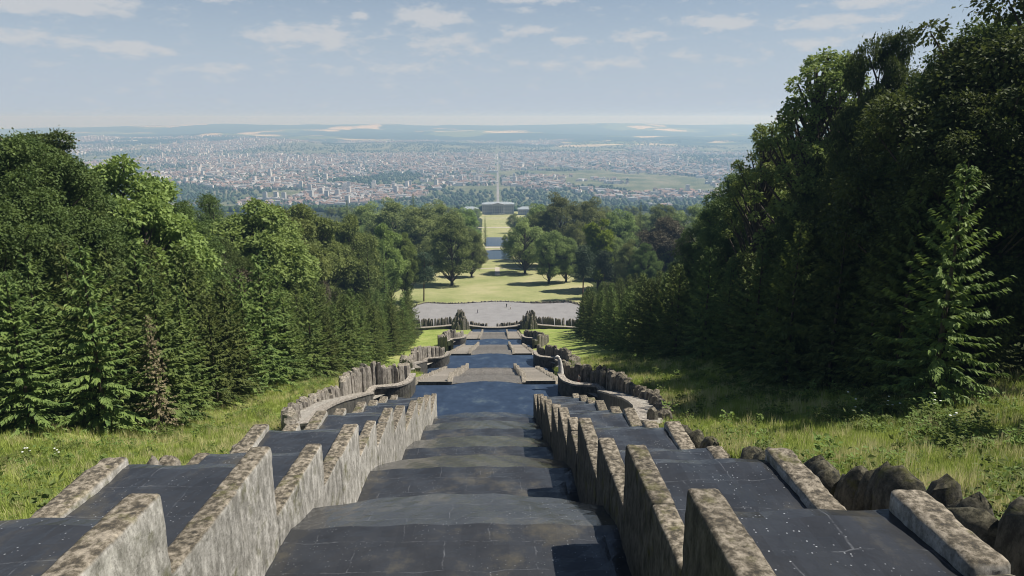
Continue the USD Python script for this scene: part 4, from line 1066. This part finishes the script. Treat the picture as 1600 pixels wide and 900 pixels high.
for i, (px, py, y, h, fl, lb) in enumerate(((1338, 640, 33, 1.7, 1, 'tall leafy weed at the shade edge on the right bank, below the broad spruce'), (1362, 634, 35, 1.8, 0, 'tallest leafy weed clump before the dark right spruces'), (1390, 650, 33, 1.3, 1, 'leafy weed right of the tallest clump'),
                                          (1425, 655, 32, 1.2, 0, 'bushy weed at the middle of the shade edge on the right bank'), (1462, 640, 31, 1.3, 1, 'weed with pale flower heads before the tallest pointed spruce'), (1500, 690, 27, 1.1, 1, 'lone leggy weed in the shadow on the right bank'),
                                          (1478, 715, 25, .9, 0, 'small weed lower in the shadow on the right bank'), (1075, 640, 42, 1.0, 0, 'dry weed at the upper end of the right slab wall'), (42, 668, 35, 1.1, 1, 'weed with white flower heads below the left edge spruce'), (85, 662, 36, 1.0, 1, 'white flowered weed in the left grass before the spruces'), (560, 585, 80, 1.2, 0, 'bush of weeds at the foot of the left spruces behind the slab wall'))):
    x = seen_x(px, y, py)
    me = weed(40 + i, h, fl)
    t = thing('weed', lb, 'weed', (x, y, float(bank(x, y))))
    obj('stem', me[0], 'weed_leaf', t); obj('leaves', me[1], 'weed_leaf', t)
    if me[2] is not None:
        obj('flower_head', me[2], 'flower_white', t, smooth=True)

# ------------------------------------------------------------------ people
def person(name, label, loc, h, rz, look, pose=0.0):
    """one continuous body; clothes as children"""
    s = h / 1.75
    J = {'head': (0, 0.01, 1.62), 'neck': (0, 0, 1.47), 'chest': (0, 0, 1.28), 'belly': (0, 0, 1.08), 'hip': (0, 0, .95)}
    A = {}
    for q, sg_ in (('l', -1), ('r', 1)):
        A[q] = [(sg_ * .17, 0, 1.40), (sg_ * .24, -.03, 1.13), (sg_ * .25, .08 + .08 * pose, .90), (sg_ * .25, .11 + .1 * pose, .80)]
    Lg = {'l': [(-.09, 0, .93), (-.10, .05 + .16 * pose, .50), (-.10, .10 * pose, .08), (-.10, .12 + .10 * pose, .04)], 'r': [(.09, 0, .93), (.10, .03 - .06 * pose, .50), (.10, -.22 * pose, .09), (.10, .11 - .2 * pose, .04)]}
    def bone(a, b, ra, rb):
        sp = []
        for p, r in ((a, ra), (b, rb)):
            sp.append(manifold3d.Manifold.sphere(r, 14).translate(p))
        return manifold3d.Manifold.batch_hull(sp)
    def limb(pts, rads):
        return [bone(pts[i], pts[i + 1], rads[i], rads[i + 1]) for i in range(len(pts) - 1)]
    def join(parts):
        m = parts[0]
        for q in parts[1:]:
            m = m + q
        m = m.refine_to_length(.05)
        me = m.to_mesh(); tm = trimesh.Trimesh(me.vert_properties[:, :3], me.tri_verts)
        trimesh.smoothing.filter_taubin(tm, iterations=6)
        tm.vertices *= s
        return tm
    body = [bone((0, .0, 1.66), (0, .035, 1.58), .098, .072), bone(J['neck'], (0, 0, 1.57), .055, .052), bone((-.13, 0, 1.36), (.13, 0, 1.36), .075, .075), bone((0, 0, 1.3), (0, 0, .98), .135, .125), bone((-.08, 0, .95), (.08, 0, .95), .10, .10),
            bone((0, .1, 1.61), (0, .125, 1.585), .014, .02)]
    for q in 'lr':
        body += limb(A[q], [.055, .042, .030, .035]) + limb(Lg[q], [.085, .058, .042, .045])
        hx, hy, hz = A[q][3]
        for k, (dx, ln) in enumerate(((-.022, .075), (-.007, .085), (.008, .08), (.022, .065))):
            body.append(bone((hx, hy + dx, hz), (hx, hy + dx + .012, hz - ln), .010, .008))
        body.append(bone((hx, hy + .03, hz + .03), (hx * .96, hy + .055, hz - .02), .011, .009))
    t = thing(name, label, 'person', loc, rz)
    obj('body', join(body), 'skin', t, smooth=True)
    top = [bone((-.14, 0, 1.365), (.14, 0, 1.365), .088, .088), bone((0, 0, 1.3), (0, 0, .97), .152, .145)]
    leg = [bone((-.08, 0, .96), (.08, 0, .96), .115, .115)]
    for q in 'lr':
        top += limb(A[q][:2], [.07, .06])
        leg += limb(Lg[q][:3], [.105, .078, .066])
    obj('shirt', join(top), look[0], t, smooth=True)
    obj('trousers', join(leg), look[1], t, smooth=True)
    obj('hair', join([bone((0, -.015, 1.675), (0, -.035, 1.61), .103, .085)]), 'hair', t, smooth=True)
    for q in 'lr':
        a, b = Lg[q][2], Lg[q][3]
        obj('shoe', join([bone((a[0], a[1] - .02, .045), (b[0], b[1] + .05, .035), .052, .042)]), 'cloth_dark', t, smooth=True)
    return t
person('person', 'person in white shirt and navy trousers on the left stepped walk', (seen_x(533, 64, 620), 64, -28.0), 1.72, 200, ('shirt_white', 'cloth_navy'), 1.0)
person('person', 'person in pale top and reddish trousers behind the right parapet', (10.6, 73.0, -29.85), 1.55, 120, ('cloth_tan', 'cloth_red'), .2)
for px, py, lk, lb, rz in ((745, 489, ('cloth_dark', 'cloth_navy'), 'person in dark clothes alone on the left half of the gravel place', 90), (790, 480, ('cloth_dark', 'cloth_dark'), 'person in dark clothes beside one in white on the gravel place', 20), (796, 483, ('shirt_white', 'cloth_tan'), 'person in white on the gravel place near the lawn edge', 250), (653, 498, ('cloth_dark', 'cloth_dark'), 'person in dark clothes behind the standing stones left of the towers', 140)):
    yy = 80.72 / ratio(py)
    person('person', lb, (seen_x(px, yy, py), yy, -80.72), 1.72, rz, lk, .6)
m = trimesh.creation.icosphere(3, 1.0); v = np.array(m.vertices); v = v * [.34, .2, .2]; v[:, 2] = np.maximum(v[:, 2], -.12) + .06 * np.exp(-(v[:, 0] / .12) ** 2)
t = thing('bag', 'dark bag lying on the left walk behind the person in white shirt', 'bag', (seen_x(511, 60.5, 634), 60.5, -27.0), 20)
obj('bag_body', (v, m.faces), 'cloth_dark', t, smooth=True)
obj('handle', tube([(-.16, 0, .12), (-.08, .02, .25), (.08, .02, .25), (.16, 0, .12)], .018), 'cloth_dark', t, smooth=True)
# weathered finial on the end of the right parapet
fx = 8.65
t = thing('stone_finial', 'pale weathered stone shaped like a bird neck on the end of the right parapet', 'finial', (fx, 75.3, -29.0))
obj('shaft', tube([(0.1, -.3, -.3), (.05, -.1, .5), (0, 0, 1.1), (-.12, .02, 1.65), (-.3, .02, 1.85)], [.36, .3, .24, .2, .2], 9), 'stump_pale', t, smooth=True)
obj('head', tube([(-.1, .02, 1.9), (-.35, .02, 1.98), (-.6, 0, 1.85), (-.78, 0, 1.72)], [.12, .24, .16, .03], 8), 'stump_pale', t, smooth=True)

# ------------------------------------------------------------------ the vista: ponds, paths, palace, avenue
def sheet(name, x0, x1, y0, y1, dz, m, rows=24, cols=6, taper=None):
    ys = np.linspace(y0, y1, rows)
    P = np.stack([np.stack([np.linspace(x0, x1, cols), np.full(cols, y), bank(np.linspace(x0, x1, cols), y) + dz + (.14 if y1 < 1500 else 0)], -1) for y in ys])
    return obj(name, grid(P), m, kind='structure')
for ya, yb, hw in ((478, 512, 9.5), (592, 640, 10.5)):
    z = float(bank(0, ya)) + .3
    P = np.stack([np.stack([np.linspace(-hw, hw, 9) + 1, np.full(9, y) , np.full(9, z)], -1) for y in np.linspace(ya, yb, 6)])
    n2 = float(bank(0, yb)) - .2
    obj('pond', grid(P), 'pond_water', kind='structure')
for a, b, hw in ((640.5, 676, 11), (574, 590, 10.5), (520, 527, 11), (905, 925, 26), (1385, 1420, 60)):
    sheet('gravel_path', 1 - hw, 1 + hw, a, b, .06, 'avenue_path')
sheet('gravel_path', -.6, 2.4, 392, 432, .06, 'avenue_path')
ys = np.linspace(0, 1, 20)
pp = np.stack([np.linspace(-22, 20, 20), 420 + 6 * np.sin(ys * 3), 0 * ys], 1)
nn = normals2(pp)
A = np.concatenate([pp[:, :2] + nn * 1.3, (bank(pp[:, 0], pp[:, 1]) + .21)[:, None]], 1); B_ = np.concatenate([pp[:, :2] - nn * 1.3, (bank(pp[:, 0], pp[:, 1]) + .21)[:, None]], 1)
obj('gravel_path', grid(np.stack([A, B_], 1)), 'avenue_path', kind='structure')
# arched bridge between the ponds
t = thing('arched_bridge', 'small dark arched bridge between the two ponds in the vista', 'bridge', (1, 540, float(bank(0, 540))))
xs = np.linspace(-11, 11, 24)
zt = 1.9 - .0095 * xs ** 2
P = np.stack([np.stack([xs, 0 * xs - 1.4, zt], -1), np.stack([xs, 0 * xs + 1.4, zt], -1)], 1)
obj('deck', grid(P), 'coping', t)
fr = sg.Polygon(list(zip(xs, zt)) + [(11, -2), (7, -2)] + [(7 * math.cos(a), -2 + 2.9 * math.sin(a)) for a in np.linspace(0, math.pi, 12)][1:-1] + [(-7, -2), (-11, -2)])
for yy in (-1.4, 1.15):
    e = trimesh.creation.extrude_polygon(fr.buffer(0), .25, engine='earcut')
    ev = np.array(e.vertices)[:, [0, 2, 1]]; ev[:, 1] += yy
    obj('arch_face', (ev, e.faces[:, ::-1]), 'wet_wall', t)

PY, PZ = 1500.0, float(bank(2, 1500))
t = thing('palace', 'long grey palace with columned centre closing the vista before the city', 'palace', (2.0, PY, PZ))
obj('main_block', box(-35, 35, 0, 26, -6, 22.5), 'palace_wall', t)
def hip(x0, x1, y0, y1, z0, z1, e=1.0):
    d = min(x1 - x0, y1 - y0) / 2
    v = np.array([[x0 - e, y0 - e, z0], [x1 + e, y0 - e, z0], [x1 + e, y1 + e, z0], [x0 - e, y1 + e, z0], [x0 + d, (y0 + y1) / 2, z1], [x1 - d, (y0 + y1) / 2, z1]])
    return v, np.array([[0, 1, 5], [0, 5, 4], [1, 2, 5], [2, 3, 4], [2, 4, 5], [3, 0, 4], [0, 2, 1], [0, 3, 2]])
obj('roof', hip(-35, 35, 0, 26, 22.5, 26.5), 'palace_roof', t)
obj('portico', box(-14, 14, -7, -.02, 19, 22.8), 'palace_wall', t)
obj('portico_base', box(-14, 14, -7, -.02, -6, 3), 'palace_wall', t)
e = trimesh.creation.extrude_polygon(sg.Polygon([(-15, 22.8), (15, 22.8), (0, 26.3)]), 7, engine='earcut')
ev = np.array(e.vertices)[:, [0, 2, 1]]; ev[:, 1] -= 7.2
obj('pediment', (ev, e.faces[:, ::-1]), 'palace_wall', t)
for k in range(6):
    c = tube([(-12.5 + 5 * k, -5.8, 3), (-12.5 + 5 * k, -5.8, 19)], [1.0, .85], 10)
    obj('column', c, 'palace_wall', t, smooth=True)
for fl in range(3):
    for k in range(15):
        xx = -31.5 + 4.5 * k
        obj('window', box(xx - .9, xx + .9, -.06, .2, 1.5 + 6.8 * fl, 5.6 + 6.8 * fl), 'dull_glass', t)
for s, nm, yb in ((-1, 'left', -40), (1, 'right', -40)):
    w = thing('palace_wing', f'lower pale wing standing beside the palace on its {nm}', 'palace wing', (2 + s * 62, PY - 12, PZ - 1))
    obj('wall', box(-18, 18, 0, 20, -5, 14), 'palace_wall', w)
    obj('roof', hip(-18, 18, 0, 20, 14, 19), 'palace_roof', w)
    for fl in range(2):
        for k in range(8):
            xx = -15.4 + 4.4 * k
            obj('window', box(xx - .8, xx + .8, -.06, .2, 1 + 6.2 * fl, 4.5 + 6.2 * fl), 'dull_glass', w)
sheet('avenue_road', -3.5, 7.5, 2300, 7000, .5, 'road_far', rows=120, cols=3)
sheet('avenue_road', -3, 7, 1640, 2300, .5, 'road_far', rows=40, cols=3)

# ------------------------------------------------------------------ the city
def house(w, d, h, rh, wall, roof, seed):
    wl = box(-w / 2, w / 2, -d / 2, d / 2, -4, h)
    v = np.array([[-w / 2 - .4, -d / 2 - .5, h - .2], [w / 2 + .4, -d / 2 - .5, h - .2], [w / 2 + .4, d / 2 + .5, h - .2], [-w / 2 - .4, d / 2 + .5, h - .2], [-w / 2 - .4, 0, h + rh], [w / 2 + .4, 0, h + rh]])
    rf = (v, np.array([[0, 1, 5], [0, 5, 4], [2, 3, 4], [2, 4, 5], [1, 2, 5], [3, 0, 4]]))
    n = max(2, int(w / 3.2)); fl = max(1, int(h / 3.1))
    wn = cat(*[box(-w / 2 + w * (k + .5) / n - .6, -w / 2 + w * (k + .5) / n + .6, -d / 2 - .05, -d / 2 + .1, 1 + 3.0 * q, 2.5 + 3.0 * q) for k in range(n) for q in range(fl)])
    ch = box(w * .2, w * .2 + .9, .5, 1.4, h, h + rh + 1.0)
    return wl, rf, wn, ch
HT = [(11, 10, 7, 4.5, 0, 0), (14, 11, 9, 5, 1, 1), (26, 12, 13, 4, 0, 3), (40, 13, 16, 2.0, 3, 2), (18, 12, 14, 5, 1, 0), (70, 40, 11, 1.5, 3, 2), (16, 16, 38, 1.0, 0, 2), (12, 10, 7, 5, 2, 1)]
HM = [house(w, d, h, r, 0, 0, i) for i, (w, d, h, r, a, b) in enumerate(HT)]
g = np.random.default_rng(404)
def city_points(n, y0, y1, seed):
    g = np.random.default_rng(seed)
    y = np.sqrt(g.uniform(y0 ** 2, y1 ** 2, n * 4)); x = g.uniform(-.62, .46, n * 4) * y
    d = meshkit.fbm(np.stack([x * .0016, y * .0013, 0 * x], -1), 4, 81)
    centre = np.exp(-((x + 100) / 1500) ** 2 - ((y - 5600) / 1700) ** 2)
    ok = (d + centre * .25 > .445) & (np.abs(x - 2) > 24) & (g.uniform(size=len(x)) < np.clip((d + centre * .3 - .36) * 3.2, 0, 1)) 
    ok &= ~((y > 7000) & (meshkit.fbm(np.stack([x * .0005, y * .0004, 0 * x], -1), 4, 91) < .5))
    return x[ok][:n], y[ok][:n], g
hx, hy, g = city_points(18000, 2100, 10500, 405)
hx2, hy2, _ = city_points(2600, 2000, 3700, 406)
hx, hy = np.r_[hx, hx2], np.r_[hy, hy2]
kinds = g.choice(8, len(hx), p=[.25, .2, .15, .1, .13, .03, .015, .125])
big = np.array([max(h[0], h[2] + h[3]) for h in HT])[kinds]
order = np.argsort(-np.sqrt(np.array([h[0] * (h[2] + h[3]) for h in HT])[kinds]) / hy * (np.abs(hx / hy + .05) < .42))
first, rest = order[:290], order[290:]
rot = np.where(g.uniform(size=len(hx)) < .6, 0, np.pi / 2) + g.normal(0, .25, len(hx))
hz = bank(hx, hy)
HL = ['small pale house with steep reddish brown roof among the city roofs', 'house with brown roof among the city roofs', 'long pale apartment house with reddish brown roof in the city', 'long white apartment slab with flat grey roof in the city', 'tall town house with reddish brown roof in the city',
      'large white hall with flat roof at the edge of the city', 'white tower block standing over the city roofs', 'small ochre house with brown roof among the city roofs']
HG = ['small pale houses of the city', 'brown roofed houses of the city', 'pale apartment houses of the city', 'apartment slabs of the city', 'town houses of the city', 'halls at the edge of the city', 'tower blocks of the city', 'ochre houses of the city']
HN = ['house', 'house', 'apartment_house', 'apartment_block', 'town_house', 'hall', 'tower_block', 'house']
proto_h = {}
for i in first:
    k = int(kinds[i])
    loc, rz = (hx[i], hy[i], hz[i]), math.degrees(rot[i])
    c_ = {'hall': 'hall', 'tower_block': 'tower block', 'apartment_block': 'apartment block'}.get(HN[k], 'house')
    if k in proto_h:
        copy_of(proto_h[k], HN[k], HL[k], c_, loc, rz, 1.0, HG[k]); continue
    t = thing(HN[k], HL[k], c_, loc, rz, 1.0, HG[k])
    wl, rf, wn, ch = HM[k]
    obj('wall', wl, f'plaster_{HT[k][4]}', t); r_ = obj('roof', rf, f'tiles_{HT[k][5]}', t); obj('windows', wn, 'dark_glass', t); obj('chimney', ch, f'tiles_{HT[k][5]}', r_)
    proto_h[k] = t
# the thousands of roofs beyond, walls and roofs as one prototype each
for k in range(8):
    sel = rest[kinds[rest] == k]
    wl, rf, wn, ch = HM[k]
    p_ = np.stack([hx[sel], hy[sel], hz[sel]], -1)
    instancer('far_house_walls', [('wall', wl, f'plaster_{HT[k][4]}')], p_, np.zeros(len(sel)), rot[sel], np.ones(len(sel)), label=f'walls of the far city buildings: {HL[k]}'[:90], cat_='city')
    instancer('far_house_roofs', [('roof', rf, f'tiles_{HT[k][5]}')], p_, np.zeros(len(sel)), rot[sel], np.ones(len(sel)), label=f'roofs of the far city buildings: {HL[k]}'[:90], cat_='city')
# trees of the city, by thousands
def blob(seed, h, r):
    o = trimesh.creation.icosphere(2, 1.0); v = np.array(o.vertices)
    v = v * (1 + (meshkit.fbm(v * 1.6 + seed, 3, seed)[:, None] - .5) * .9)
    return v * [r, r, h * .5] + [0, 0, h * .5], o.faces
g = np.random.default_rng(505)
n = 42000
y = 1620 * (9800 / 1620) ** g.uniform(0, 1, n); x = g.uniform(-.62, .46, n) * y
d = meshkit.fbm(np.stack([x * .0022, y * .0016, 0 * x], -1), 4, 83)
ok = ((d > .40) | (y < 2000)) & (np.abs(x - 2) > np.where(y < 2300, 26, 18)) & ~((np.abs(x) < 90) & (y < 1560))
ok &= (y > 3300) | (y < 1750) | (g.uniform(size=n) < .5)
x, y = x[ok], y[ok]
instancer('city_trees', [('tree_crown', blob(s, hh, rr), 'far_leaf') for s, hh, rr in ((1, 12, 6), (2, 14, 6.5), (3, 9, 5.5), (4, 16, 5.5))], np.stack([x, y, bank(x, y) - 1], -1), g.integers(0, 4, len(x)), g.uniform(0, 6.28, len(x)), g.uniform(.7, 1.25, len(x)), label='trees between the houses of the city and the wood behind the palace', cat_='trees')

# ------------------------------------------------------------------ haze over the whole country
HAZE = 1.4e-4
mat('haze_air', {'v': ('principled_volume', {'color': (.40, .66, 1.0), 'density': HAZE, 'absorption_color': (1.0, 1.0, 1.0), 'anisotropy': .2})}, [], surface=None, volume='v.volume')
hb = trimesh.creation.box([90000, 44000, 420]); hb.apply_translation([0, 43000 - 22000, 45 - 210 + 0])
hv = np.array(hb.vertices); hv[:, 2] = np.where(hv[:, 2] > -100, 60.0, -420.0); hv[:, 1] = np.where(hv[:, 1] > 10000, 21000.0, -300.0)
obj('haze', (hv, hb.faces), 'haze_air', kind='stuff')
